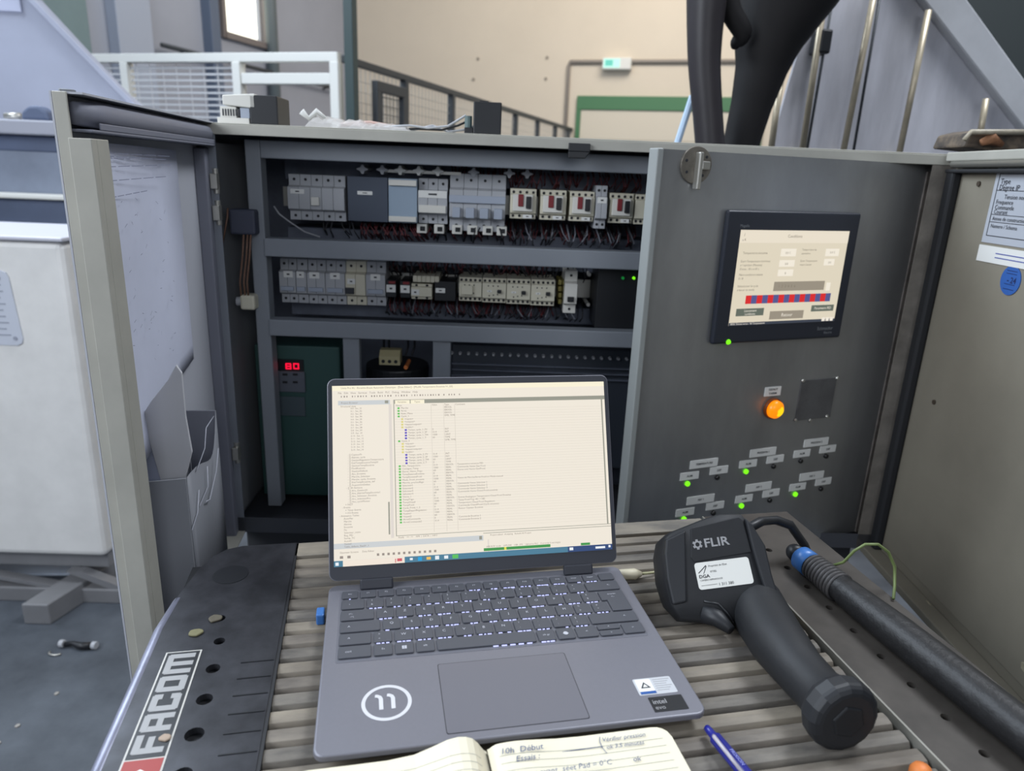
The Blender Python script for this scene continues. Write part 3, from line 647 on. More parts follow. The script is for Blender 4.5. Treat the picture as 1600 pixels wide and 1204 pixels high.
# ------------------------------------------------------------------ left door
hx = Vector((-.521, 1.184, 0)); nx = Vector((-.4615, .735, 0))
dv = nx - hx; LW = dv.length
LD = Fr(frame(hx.x, hx.y, .72, math.atan2(dv.y, dv.x)))    # local x: hinge -> free edge, local y>0: inside face
dl = bpy.data.objects.new('left_door', None); col.objects.link(dl); dl.parent = cb; dl.matrix_world = LD.M; dl['label'] = 'open left door with paper drawing and document pocket inside'
dl.matrix_local = K.M.inverted() @ LD.M
m_dskin = mat('door_skin', C(182, 184, 192), .5, amt=.05, scale=8)  # skin colour lightened in place of light and haze on this door
MB().box(0, LW, -.002, 0, .0, KH + .001).build('skin', m_dskin, dl)
MB().box(LW - .002, LW, 0, .014, 0, KH + .001).box(LW - .002, LW + .010, .014, .036, 0.02, KH - .042).build('free_edge_flange', m_cab, dl, bevel=.0015)
MB().box(LW - .03, LW - .002, .034, .036, .02, KH - .042).build('free_edge_return', m_cab, dl, bevel=.001)
MB().box(0, LW - .002, 0, .028, KH - .001, KH + .001).build('top_flange', m_dskin, dl)
MB().tube([(LW - .012, .012, KH - .018), (LW - .06, .016, KH - .018), (.01, .016, KH - .018)], [.011, .014, .014], 10).build('top_seal', m_sealg, dl, smooth=True)
MB().box(.0, LW - .01, 0, .03, KH - .036, KH - .033).box(0, LW - .03, .028, .03, KH - .033, KH - .026).build('top_return', m_sealg, dl, bevel=.001)
MB().box(0, .022, 0, .018, 0, KH - .04).build('hinge_edge', m_sealg, dl, bevel=.002)
MB().box(0, LW - .002, 0, .03, 0, .002).build('bottom_flange', m_cab, dl)
MB().tube([(LW - .004, .006, KH + .001), (LW - .012, .016, KH + .001), (LW - .02, .01, KH + .001)], .003, 6).build('corner_bead', mat('bead', C(120, 124, 130), .7, bump=.6, amt=.4, scale=200), dl, smooth=True)
for z in (KH - .09, KH - .14, .16):
    MB().box(-.01, .01, .019, .03, z - .012, z + .012).cyl((0, .026, z - .02), (0, .026, z + .02), .005, 10).build('hinge', m_zinc, dl, bevel=.001)
# drawing hung on the inside of the left door
pts = [LD.x(0, 0, 0) for _ in ()]
def ldp(x, y, d=.004): return LD.y(x, y, d)
t = thing('wall_drawing', 'large haze-tinted wiring drawing hung inside the open left door', 'drawing', LD.M)
top = [(130, 221), (165, 223), (205, 227), (240, 231), (275, 235)]; bot = [(196, 735), (228, 720), (262, 660), (285, 585), (303, 560)]
g = MB(); vs = []; fs = []
NR = 14
for r_ in range(NR + 1):
    s = r_ / NR
    for c_ in range(5):
        a = Vector(top[c_]); b = Vector(bot[c_]); q = a + (b - a) * s
        if c_ == 0: q.x = 130 + (196 - 130) * s + 10 * math.sin(s * 3.1) * 0 + (8 * math.sin(min(1, s / .45) * math.pi) * (-1 if s < .45 else 0)) * .3
        dd = .005 + .004 * (math.sin(s * 5 + c_ * 1.3) + 1) + (.012 * s if c_ < 2 else 0)
        v = ldp(q.x, q.y, dd); vs.append(v)
for r_ in range(NR):
    for c_ in range(4):
        i = r_ * 5 + c_; fs.append((i, i + 5, i + 6, i + 1))
o = MB().add(vs, fs).build('sheet', m_paper, t, smooth=True)
sd = o.modifiers.new('thick', 'SOLIDIFY'); sd.thickness = .0006; sd.offset = -1
g = MB(); random.seed(5)
for (x0, y0, x1, y1) in ((140, 238, 268, 245), (141, 243, 262, 250), (142, 262, 270, 258), (148, 285, 262, 276), (160, 312, 232, 298), (150, 247, 205, 249)):
    for k in range(6):
        a = ldp(x0 + (x1 - x0) * k / 6, y0 + (y1 - y0) * k / 6, .0165); b = ldp(x0 + (x1 - x0) * (k + .85) / 6, y0 + (y1 - y0) * (k + .85) / 6, .0165)
        g.add([a, b, b + Vector((0, 0, .0009)), a + Vector((0, 0, .0009))], [(0, 1, 2, 3)])
for k in range(60):
    x = random.uniform(175, 272); y = random.uniform(300, 560); a = ldp(x, y, .017); l = random.uniform(.002, .008); sl = random.uniform(-.004, .005)
    g.add([a, a + Vector((-l, 0, sl)), a + Vector((-l, 0, sl + .0008)), a + Vector((0, 0, .0008))], [(0, 1, 2, 3)])
stuff(g.build('drawing_print', mat('drawing_ink', C(136, 140, 162), .8), t))
# document pocket with folded papers
t = thing('document_pocket', 'grey plastic document pocket fixed low on the left door', 'pocket', LD.M)
XE, XR_ = .375, .17
a = LD.x(225, 752, XE); b = LD.x(291, 746, XE); zlo = .05
c_ = LD.x(336, 641, XR_)
MB().prism([(a.y, zlo), (b.y, zlo), (b.y, b.z), (a.y, a.z)], XE, XE + .002, 'x').build('front_panel', mat('pocket_pale', C(150, 152, 158), .5), t, bevel=.0006)
MB().prism([(.001, zlo), (c_.y, zlo), (c_.y, c_.z), (.001, c_.z)], XR_ - .002, XR_, 'x').build('rear_panel', mat('pocket_grey', C(132, 134, 144), .5), t, bevel=.0006)
n_ = 12; vs = []; fs = []
for k in range(n_ + 1):
    s_ = k / n_; x_ = XE + (XR_ - XE) * s_; y_ = b.y + (c_.y - b.y) * s_ + .006 * math.sin(s_ * math.pi)
    ztop = b.z + (c_.z - b.z) * s_ + (.012 * math.sin(s_ * math.pi * 2) - .03 * math.sin(s_ * math.pi))
    vs += [(x_, y_, zlo), (x_, y_, ztop)]
for k in range(n_): fs.append((2 * k, 2 * k + 1, 2 * k + 3, 2 * k + 2))
o = MB().add(vs, fs).build('side_panel', m_pocket, t, smooth=True)
sd = o.modifiers.new('thick', 'SOLIDIFY'); sd.thickness = .0012
MB().box(XR_, XE, .001, .05, zlo - .003, zlo).build('bottom', m_pocket, t)
for i, cr in enumerate((((334, 650), (322, 668), (320, 700), (308, 733)), ((341, 700), (338, 735), (328, 780), (322, 783)), ((324, 728), (325, 760), (312, 790)), ((311, 765), (309, 800), (300, 828)))):
    q = [LD.y(x, y, .066) for x, y in cr]
    MB().tube(q, .0007, 5).build('crease', mat('crease_grey', C(172, 174, 184), .4) if i == 0 else bpy.data.materials['crease_grey'], t, smooth=True)
t = thing('folded_papers', 'folded white paper sticking out of the document pocket', 'paper', LD.M)
q = [LD.x(x, y, .362) for x, y in ((221, 650), (235, 628), (262, 594), (275, 570), (284, 583), (290, 650), (300, 706), (294, 730), (288, 752), (270, 800), (252, 800), (250, 748))]
MB().prism([(max(v.y, .002), v.z) for v in q], .358, .362, 'x').build('sheet', m_paper2, t, bevel=.001)
q = [LD.x(x, y, .352) for x, y in ((221, 655), (227, 672), (252, 748), (252, 790), (229, 790))]
MB().prism([(max(v.y, .0018), v.z) for v in q], .349, .352, 'x').build('inner_sheet', mat('paper_shade', C(170, 176, 196), .8), t)
# ------------------------------------------------------------------ right outer door
RDW = .60
rh = Vector((.712, 1.215, 0)); rn = Vector((.7095, .62, 0))
dv = rn - rh
RD = Fr(frame(rh.x, rh.y, .72, math.atan2(dv.y, dv.x)))    # local x toward the camera, inside face is local y<0
dr = bpy.data.objects.new('right_door', None); col.objects.link(dr); dr.parent = cb; dr.matrix_local = K.M.inverted() @ RD.M
dr['label'] = 'open beige right door with stickers on its inside'
MB().box(0, RDW, 0, .002, .0, KH).build('skin', m_beige, dr)
MB().box(.03, RDW - .02, -.004, 0, .03, KH - .03).build('inner_plate', m_beige, dr, bevel=.0015)
MB().box(.0, RDW, -.02, 0, KH - .012, KH + .002).build('top_flange', m_cab, dr, bevel=.002)
MB().tube([(.015, -.014, KH - .016), (RDW, -.014, KH - .016)], .0065, 10).build('top_tube', m_zinc, dr, smooth=True)
MB().box(.0, .022, -.016, 0, .012, KH - .024).build('hinge_side_seal', m_seal, dr, bevel=.004)
MB().box(.0, RDW, -.018, 0, KH - .03, KH - .024).build('top_seal', m_seal, dr, bevel=.002)
MB().box(.0, RDW, -.03, 0, -.002, .012).build('bottom_flange', m_beige, dr, bevel=.002)
g = MB()
def rdp(x, y, d=-.0055): return RD.y(x, y, d)
for x, y in ((1529, 287), (1459, 628)):
    v = rdp(x, y); MB().cyl((v.x, -.004, v.z), (v.x, -.0065, v.z), .004, 10).build('rivet', mat('rivet', C(70, 60, 50), .5) if x == 1529 else bpy.data.materials['rivet'], dr)
# stickers
a = rdp(1556, 262); b = rdp(1536, 378)
t = thing('rating_sticker', 'silvery rating sheet with printed lines inside the right door', 'sticker', RD.M)
sx0 = (a.x + b.x) / 2; 
MB().box(sx0, sx0 + .2, -.0052, -.004, b.z, a.z).build('sheet', mat('sticker_silver', C(176, 180, 188), .35), t)
g = MB(); dz = (a.z - b.z)
g.box(sx0 + .008, sx0 + .19, -.0056, -.0052, a.z - .009, a.z - .0078); g.box(sx0 + .008, sx0 + .0092, -.0056, -.0052, b.z + .01, a.z - .008); g.box(sx0 + .008, sx0 + .19, -.0056, -.0052, b.z + .01, b.z + .0112)
for f_ in (.3, .62, .72): g.box(sx0 + .008, sx0 + .19, -.0056, -.0052, a.z - dz * f_, a.z - dz * f_ + .0009)
R180 = Matrix.Rotation(math.pi, 4, 'Z')
def rtext(g, s, x, z, size): text(g, s, size, Matrix.Translation((x, -.0058, z)) @ Matrix.Rotation(math.pi / 2, 4, 'X'))
for s_, x_, f_, sz in (('Propriete', .07, .1, .012), ('Type', .014, .18, .011), ('Degree IP', .014, .26, .011), ('Tension nominale', .03, .38, .009), ('Frequence', .014, .45, .009), ('Commande', .014, .52, .009), ('Courant', .014, .58, .009), ('Annee de construction', .014, .67, .008), ('Numero / Schema', .014, .77, .008)):
    rtext(g, s_, sx0 + x_, a.z - dz * f_, sz)
stuff(g.build('sticker_print', m_ink, t))
c_ = rdp(1560, 395); 
t2 = thing('strip_sticker', 'narrow pale sticker directly under the silvery rating sheet', 'sticker', RD.M)
MB().box(sx0 - .002, sx0 + .2, -.0056, -.004, b.z - .028, b.z - .004).build('sheet', m_lab, t2)
g = MB().box(sx0 + .04, sx0 + .19, -.006, -.0056, b.z - .014, b.z - .0125).box(sx0 + .04, sx0 + .19, -.006, -.0056, b.z - .020, b.z - .0185)
stuff(g.build('sticker_print', mat('print_blue', C(90, 100, 160), .6), t2))
v = rdp(1578, 438)
t = thing('blue_seal', 'round blue inspection seal below the rating sheet', 'sticker', RD.M @ Matrix.Translation((v.x, -.004, v.z)))
MB().cyl((0, 0, 0), (0, -.0012, 0), .021, 36).build('disc', mat('seal_blue', C(44, 92, 165), .5), t)
g = MB(); text(g, '- 24', .012, on_front(.003, -.0015, 0), 'CENTER', bold=.02)
for z_ in (-.013, -.006, .009, .013): g.box(-.011, .011, -.0016, -.0012, z_, z_ + .0008)
stuff(g.build('seal_print', mat('seal_ink', C(24, 42, 92), .5), t))
for i, (x, y) in enumerate(((1437, 946), (1590, 1046))):
    v = RD.y(x, y, -.02)
    tag(MB().prism([(-.012, -.006), (.0, -.008), (.014, -.003), (.01, .004), (-.004, .007), (-.014, .003)], -.003, 0, 'y').build('glue_patch', mat('glue', C(168, 160, 136), .8, bump=.5, amt=.3, scale=90) if i == 0 else bpy.data.materials['glue'], M=RD.M @ Matrix.Translation((v.x, -.019 + .015, v.z)), bevel=.001),
        ('small far' if i == 0 else 'larger near') + ' pale glue patch at the foot of the right door', 'glue', 'glue patches on the right door')
# ------------------------------------------------------------------ inner stainless door
ih = K.M @ K.y(1483, 245, .045); il = Vector((.192, 1.054, 0))
dv = Vector((ih.x, ih.y, 0)) - il; IW = dv.length
ID = Fr(frame(il.x, il.y, .72, math.atan2(dv.y, dv.x)))    # local x: free edge -> hinge, front face y=0
IH = ID.y(1012, 231, 0).z
di = bpy.data.objects.new('inner_door', None); col.objects.link(di); di.parent = cb; di.matrix_local = K.M.inverted() @ ID.M
di['label'] = 'brushed stainless inner door carrying the touch screen'
MB().box(0, IW, 0, .002, .02, IH).build('sheet', m_steel, di)
MB().box(-.0012, .009, -.0035, .02, .02, IH + .001).build('folded_edge', mat('edge_grey', C(150, 154, 152), .45), di, bevel=.002, seg=3)
MB().box(.009, IW, .002, .018, IH - .003, IH).build('top_fold', m_steel, di)
MB().box(IW - .045, IW - .002, -.0025, 0, .02, IH - .012).build('hinge_leaf', mat('leaf_steel', C(140, 132, 126), .45, metal=.3, amt=.5, scale=22), di)
MB().tube([(IW + .002, -.004, .03), (IW + .002, -.004, IH - .006)], .0065, 10).build('hinge_knuckle', mat('knuckle', C(160, 155, 146), .5, metal=.2, amt=.4, scale=60), di, smooth=True)
MB().box(IW + .004, IW + .05, -.002, 0, .0, IH - .002).build('fixed_leaf', bpy.data.materials['worn_side'], di)
for k in range(9):
    z = .06 + k * (IH - .1) / 8
    MB().tube([(IW - .022, -.0025, z), (IW - .022, -.0045, z)], [.0035, .0025], 10).build('rivet', m_zinc, di)
for k, (a_, b_) in enumerate(((1495, 300), (1487, 338))):
    v = ID.y(a_, b_, -.006); MB().box(v.x - .003, v.x + .004, -.01, -.004, v.z - .006, v.z + .006).build('white_clip', m_white, di, bevel=.001)
def idp(x, y, d=0): return ID.y(x, y, d)
# quarter-turn latch
v = idp(1086, 258); MB().cyl((v.x, 0, v.z), (v.x, -.004, v.z), .0265, 32).build('latch_rosette', mat('rosette_worn', C(138, 132, 122), .45, metal=.5, amt=.4, scale=40), di, bevel=.001)
MB().box(v.x - .004, v.x + .003, -.016, -.004, v.z - .034, v.z + .018).build('latch_lever', m_zinc, di, bevel=.0015)
MB().box(v.x + .006, v.x + .02, -.010, -.004, v.z - .006, v.z + .006).build('latch_block', m_zinc, di, bevel=.0015)
g = MB()
for s_ in ((-.018, .006), (-.016, -.01), (.016, .012), (.012, -.014)): dot(g, v.x + s_[0], -.004, v.z + s_[1], .0022)
stuff(g.build('latch_screws', m_ink, di))
# blank plate
a = idp(1252, 594); b = idp(1296, 651)
MB().box(a.x, b.x, -.0015, 0, b.z, a.z).build('blank_plate', mat('blank_steel', C(120, 120, 122), .5, metal=.6, amt=.3, scale=20), di, bevel=.0005)
for fx, fz in ((.03, 1), (1, .99), (.0, .02), (.42, -.03), (.9, .03)):
    x = a.x + (b.x - a.x) * fx; z = b.z + (a.z - b.z) * fz
    MB().tube([(x, -.0015, z), (x, -.004, z)], [.0032, .0024], 8).build('screw', m_zinc, di)
# label plates and leds
def plate(px, py, w_, h_, words):
    v = idp(px, py)
    MB().box(v.x - w_ / 2, v.x + w_ / 2, -.0012, 0, v.z - h_ / 2, v.z + h_ / 2).build('label_plate', m_lab, di)
    g = MB(); ws_ = words.split('|')
    for i, s_ in enumerate(ws_):
        text(g, s_, .0052, on_front(v.x, -.0015, v.z + (len(ws_) - 1) * .0035 - i * .007), 'CENTER', bold=.02)
    stuff(g.build('plate_print', m_ink, di))
rows = (((1099.6, 723.5), (1077, 743), (1123, 734), 'TEMPERATURE'), ((1192, 706), (1168.6, 724), (1211, 716.7), 'PRESSION 1'), ((1275, 690.5), (1252.6, 708), (1293, 701), 'PRESSION 2'),
        ((1094.4, 779.7), (1070, 799.5), (1117, 789.4), 'NIV 1'), ((1185, 760), (1162, 778.5), (1204.4, 769.7), 'NIV 2'), ((1268, 743), (1246, 760), (1286, 751.7), 'NIV 3'))
for (a, b, c_, s_) in rows:
    plate(a[0], a[1], .056, .0145, s_); plate(b[0], b[1], .037, .0135, 'ALIM'); plate(c_[0], c_[1], .037, .0135, 'DEF')
for i, (x, y, on) in enumerate(((1073.6, 755, 1), (1120, 745.5, 0), (1165, 736, 1), (1208, 728, 0), (1250.5, 719.5, 0), (1290, 712, 0), (1068, 810, 1), (1114, 801, 0), (1158, 789.5, 1), (1202, 781, 0), (1242, 771.5, 1), (1282, 763, 0))):
    v = idp(x, y)
    MB().tube([(v.x, 0, v.z), (v.x, -.003, v.z), (v.x, -.0045, v.z)], [.0046, .0044, .0024], 12).build('green_led' if on else 'unlit_led', m_ledg if on else m_ledd, di, smooth=True)
plate(1207, 611, .034, .016, 'DEFAUT|THERM')
# amber lamp
v = idp(1206, 637)
t = thing('amber_pilot_lamp', 'glowing amber pilot lamp on the stainless inner door', 'lamp', ID.M @ Matrix.Translation((v.x, 0, v.z)))
MB().cyl((0, 0, 0), (0, -.006, 0), .0185, 28).build('bezel', mat('bezel_amber', C(120, 60, 20), .4), t, bevel=.001)
MB().tube([(0, -.006, 0), (0, -.012, 0), (0, -.016, 0), (0, -.018, 0)], [.016, .0155, .012, .004], 28).build('lens', m_lamp, t, smooth=True)
MB().tube([(.002, -.0165, -.001), (.002, -.0185, -.001)], [.0095, .003], 20).build('glow_core', m_lampc, t, smooth=True)
# ------------------------------------------------------------------ touch screen
q4 = [idp(x, y, -.01) for x, y in ((1137, 330), (1348, 331), (1313, 523), (1114, 543))]
hx0 = (q4[0].x + q4[3].x) / 2; hx1 = (q4[1].x + q4[2].x) / 2; hz1 = (q4[0].z + q4[1].z) / 2; hz0 = (q4[2].z + q4[3].z) / 2
HW = hx1 - hx0; HH = hz1 - hz0
t = thing('touch_panel', 'black framed operator touch screen mounted in the stainless door', 'touch screen', ID.M @ Matrix.Translation((hx0, -.01, hz0)))
TP = Fr(ID.M @ Matrix.Translation((hx0, -.01, hz0)))
MB().box(0, HW, 0, .01, 0, HH).build('bezel', mat('panel_bezel', C(38, 42, 52), .4), t, bevel=.004, seg=3)
q4 = [TP.y(x, y, 0) for x, y in ((1156, 361), (1326, 359), (1305, 497), (1139, 513))]
s0 = (q4[0].x + q4[3].x) / 2; s1 = (q4[1].x + q4[2].x) / 2; sz1 = (q4[0].z + q4[1].z) / 2; sz0 = (q4[2].z + q4[3].z) / 2
SW = s1 - s0; SH = sz1 - sz0
MB().box(s0, s1, -.0004, .0, sz0, sz1).build('screen', emis('hmi_bg', C(222, 212, 190), 1), t)
def hr(m, rects, nm, y=-.0008):
    g = MB()
    for (u0, v0, u1, v1) in rects: g.box(s0 + SW * u0, s0 + SW * u1, y, y + .0003, sz1 - SH * v1, sz1 - SH * v0)
    return stuff(g.build(nm, m, t))
hr(emis('hmi_title', C(232, 222, 203), 1), ((0, 0, 1, .13),), 'title_bar', -.0007)
hr(emis('hmi_field', C(240, 232, 216), 1), ((.38, .19, .52, .27), (.38, .31, .52, .38), (.38, .41, .52, .48), (.8, .19, .93, .27), (.8, .3, .9, .37), (.86, .56, .9, .65)), 'value_fields')
hr(emis('hmi_grey', C(152, 143, 128), 1), ((.36, .54, .84, .64), (.36, .86, .68, .95)), 'grey_bars')
hr(emis('hmi_btn', C(100, 108, 98), 1), ((.05, .82, .3, .9), (.75, .81, .97, .88)), 'buttons')
hr(emis('hmi_red', C(214, 44, 46), 1), [(.12 + k * .1, .68, .17 + k * .1, .77) for k in range(8)], 'red_cells')
hr(emis('hmi_blue', C(84, 88, 142), 1), [(.17 + k * .1, .68, .22 + k * .1, .77) for k in range(8)], 'blue_cells')
hr(emis('hmi_foot', C(60, 66, 78), 1), ((0, .97, 1, 1.0),), 'status_bar')
g = MB()
def ht(s_, u, v_, size, al='LEFT', gg=None): text(gg or g, s_, size, on_front(s0 + SW * u, -.0012, sz1 - SH * v_), al)
for s_, u, v_, z_ in (('Conditions', .42, .06, .0065), ('/', .03, .05, .007), ('x R', .02, .1, .005), ('Temperature enceinte', .04, .235, .0052), ('Temperature de', .57, .2, .0045), ('saturation', .57, .24, .0045),
      ('Ecart Temperature mini/maxi', .03, .32, .0048), ('a l injection (Minutes)', .03, .36, .0048), ('Duree : 30 s a 60 s', .03, .4, .0048), ('Ecart Temperature', .57, .32, .0045), ('maxi a lancer', .57, .36, .0045),
      ('Nbre conditions atteint', .03, .46, .0048), ('0 / 8', .03, .5, .0048), ('Selectionner le cycle', .03, .58, .0048), ('a lancer en mode', .03, .62, .0048), ('0.0 C', .42, .235, .005), ('0.0', .43, .35, .005), ('0', .44, .45, .005), ('0.0 C', .84, .23, .005), ('0.0', .84, .34, .005), ('1  2  3  4  5  6', .4, .59, .006)):
    ht(s_, u, v_, z_)
stuff(g.build('screen_text', emis('hmi_ink', C(122, 112, 98), 1), t))
g = MB()
for s_, u, v_, z_ in (('Retour', .52, .905, .008), ('Lancement', .175, .845, .0055), ('conditions', .175, .88, .005), ('Parametre PID', .86, .845, .006)): ht(s_, u, v_, z_, 'CENTER')
ht('08/01 Entree arret - 40 Temperature', .01, .985, .0045)
for k in range(3): g.box(s0 + SW * (.87 + .04 * k), s0 + SW * (.9 + .04 * k), -.0013, -.0009, sz0 + .001, sz0 + .007)
stuff(g.build('screen_text', m_scr, t))
g = MB(); text(g, 'Schneider', .0085, on_front(HW * .92, -.0006, HH * .085), 'RIGHT'); text(g, 'Electric', .006, on_front(HW * .92, -.0006, HH * .05), 'RIGHT'); text(g, 'Magelis', .006, on_front(HW * .09, -.0006, HH * .89))
stuff(g.build('maker_print', mat('maker_grey', C(130, 134, 138), .5), t))
v = TP.y(1138, 534, -.0); MB().tube([(v.x, 0, v.z), (v.x, -.003, v.z)], [.0045, .003], 12).build('green_led', m_ledg, t, smooth=True)
# ------------------------------------------------------------------ things on top of the cabinet
zt = KH
def onK(name, lab, cat, px, d): v = K.y(px, 200, d); return thing(name, lab, cat, K.M @ Matrix.Translation((v.x, d, zt)))
t = onK('relay_module', 'black relay module with pale front and terminals on the cabinet top', 'module', 352, .02)
w1_ = K.y(399, 170, .02).x - K.y(352, 170, .02).x; zz = K.y(395, 146, .02).z - zt
MB().box(w1_ * .85, w1_ * 1.78, -.0, .07, 0, zz * .96).build('body', m_blk, t, bevel=.002)
MB().prism([(-.002, zz * .6), (w1_ * 1.05, zz * .52), (w1_ * 1.05, zz), (-.002, zz * .92)], .0, .07, 'y').build('upper_housing', m_modw, t, bevel=.002)
MB().box(-.012, w1_ * .82, 0, .07, 0, zz * .2).build('foot', m_modw, t, bevel=.001)
MB().box(-.008, w1_ * .38, .004, .07, zz * .2, zz * .56).build('terminal', m_modw, t, bevel=.001)
MB().box(w1_ * .5, w1_ * .82, .004, .07, zz * .2, zz * .54).build('terminal', m_mod2, t, bevel=.001)
g = MB()
for k in range(7): g.box(-.004 + k * .0042, -.0022 + k * .0042, .003, .004, zz * .26, zz * .48)
stuff(g.build('terminal_slots', m_ink, t))
# crumpled clear bag
v = K.y(478, 200, .03); v2 = K.y(640, 200, .03); L_ = v2.x - v.x
t = thing('plastic_bag', 'crumpled clear plastic bag with cables on the cabinet top', 'bag', K.M @ Matrix.Translation((v.x, .03, zt)))
random.seed(21); vs = []; fs = []; NX, NY = 26, 8
for i in range(NX + 1):
    for j in range(NY + 1):
        s = i / NX; a_ = j / NY * math.pi
        hgt = .022 * (1 - s * .6) * (1 if 0 < i < NX else .3) * random.uniform(.7, 1.15)
        vs.append((s * L_ + random.uniform(-.002, .002), .03 - .035 * math.cos(a_), max(0, hgt * math.sin(a_))))
for i in range(NX):
    for j in range(NY): k = i * (NY + 1) + j; fs.append((k, k + NY + 1, k + NY + 2, k + 1))
m_bag = mat('clear_plastic', C(222, 220, 218), .15, alpha=.55)
MB().add(vs, fs).build('film', m_bag, t)
MB().tube([(-.006, .0, .024), (.004, .005, .014), (.016, .01, .026), (.03, .012, .016)], [.006, .004, .005, .003], 6).build('twisted_end', mat('bag_white', C(232, 232, 228), .3, alpha=.85), t, smooth=True)
MB().tube([(.05, .03, .008), (.1, .028, .012), (.15, .03, .006)], .004, 6).build('bag_content', mat('pinkish', C(190, 160, 150), .6), t, smooth=True)
pts_ = [((600, 198), (640, 196), (668, 200), (700, 197), (722, 184), (728, 180)), ((606, 204), (650, 201), (690, 203), (716, 196), (733, 188)), ((640, 206), (676, 196), (700, 206), (730, 202), (742, 196))]
for i, ps in enumerate(pts_):
    q = [K.y(x, y, .04 + .006 * i) for x, y in ps]; q = [Vector((p.x, p.y, max(p.z, KH + .002))) for p in q]
    tag(MB().tube(q, .0018, 6).build('loose_wire', (m_mod, m_kwire, m_mod)[i], M=K.M, smooth=True), ('pale loose wire highest of the tangle left of the black cube', 'black loose wire in the tangle left of the black cube', 'pale loose wire lowest of the tangle left of the black cube')[i], 'wire')
v = K.y(739, 200, .02); v2 = K.y(783, 200, .02); zz = K.y(760, 159, .02).z - KH
t = thing('black_cube', 'plain black cube shaped device on the cabinet top', 'device', K.M @ Matrix.Translation((v.x, .02, KH)))
MB().box(0, v2.x - v.x, 0, .05, 0, zz).build('body', m_blk, t, bevel=.002)
MB().box(-.014, 0, 0, .05, 0, .010).build('foot', m_blk, t, bevel=.001)
MB().cyl((-.008, .01, .010), (-.008, .01, .028), .006, 10).build('terminal', mat('teal_plastic', C(90, 110, 110), .5), t)
MB().box(.01, .024, .01, .04, zz, zz + .0025).build('cap', m_blk, t)
# rusty lump and bars at the right end
v = K.y(1505, 232, .02)
t = thing('rusty_bracket', 'rusty dirty bracket resting over the right end of the cabinet', 'bracket', K.M @ Matrix.Translation((v.x, .02, KH + .0)))
q = [K.y(x, y, .02) for x, y in ((1505, 230), (1515, 208), (1540, 202), (1590, 203), (1660, 210), (1660, 236), (1560, 236))]
MB().prism([(p.x - v.x, max(p.z - KH, 0)) for p in q], 0, .09, 'y').build('block', m_rust, t, bevel=.004)
q = [K.y(x, y, .0) for x, y in ((1512, 218), (1522, 206), (1650, 206))]
MB().tube([(p.x - v.x, -.012, p.z - KH) for p in q], .0045, 8).build('rim', mat('rim_pale', C(180, 170, 150), .5, amt=.4, scale=60), t, smooth=True)
q = [K.y(x, y, -.0) for x, y in ((1540, 222), (1556, 216), (1572, 226))]
MB().tube([(p.x - v.x, -.01, p.z - KH) for p in q], [.006, .01, .005], 8).build('rust_lump', mat('rust_orange', C(150, 104, 72), .8, bump=.8, amt=.4, scale=80), t, smooth=True)
# ------------------------------------------------------------------ workbench
B = Fr(frame(-.257, .751, BT, math.radians(12.1)))    # local x along the rear edge, y<0 toward the camera
t = thing('workbench', 'wheeled workbench with ribbed top and two dark perforated side rails', 'workbench', B.M)
BWD = .5345; FRONT = -.62
MB().box(-.0, BWD, FRONT, 0, -.045, -.016).build('tray', mat('tray_dark', C(52, 52, 54), .7), t)
MB().box(.006, BWD - .004, -.030, .0, -.016, .0015).build('rear_strip', m_slat, t, bevel=.001)
y = -.031; k = 0; PITCH = .0203
m_slatS = [mat('ribbed_slat_%d' % i, C(r_, g_, b_), .62, amt=.4, scale=24 + i * 6, bump=.35, stretch=(.3, 1, 1), c2=C(r_ - 46, g_ - 44, b_ - 38)) for i, (r_, g_, b_) in enumerate(((146, 137, 122), (136, 128, 116), (128, 122, 112)))]
while y > FRONT + .02:
    g = MB().prism([(y - PITCH + .0012, -.016), (y - .0008, -.016), (y - .0008, -.0035), (y - .004, -.0004), (y - .010, 0), (y - PITCH + .004, -.0012), (y - PITCH + .0012, -.006)], .009, BWD - .006, 'x')
    g.build('slat', m_slatS[k % 3], t, bevel=.0006); y -= PITCH; k += 1
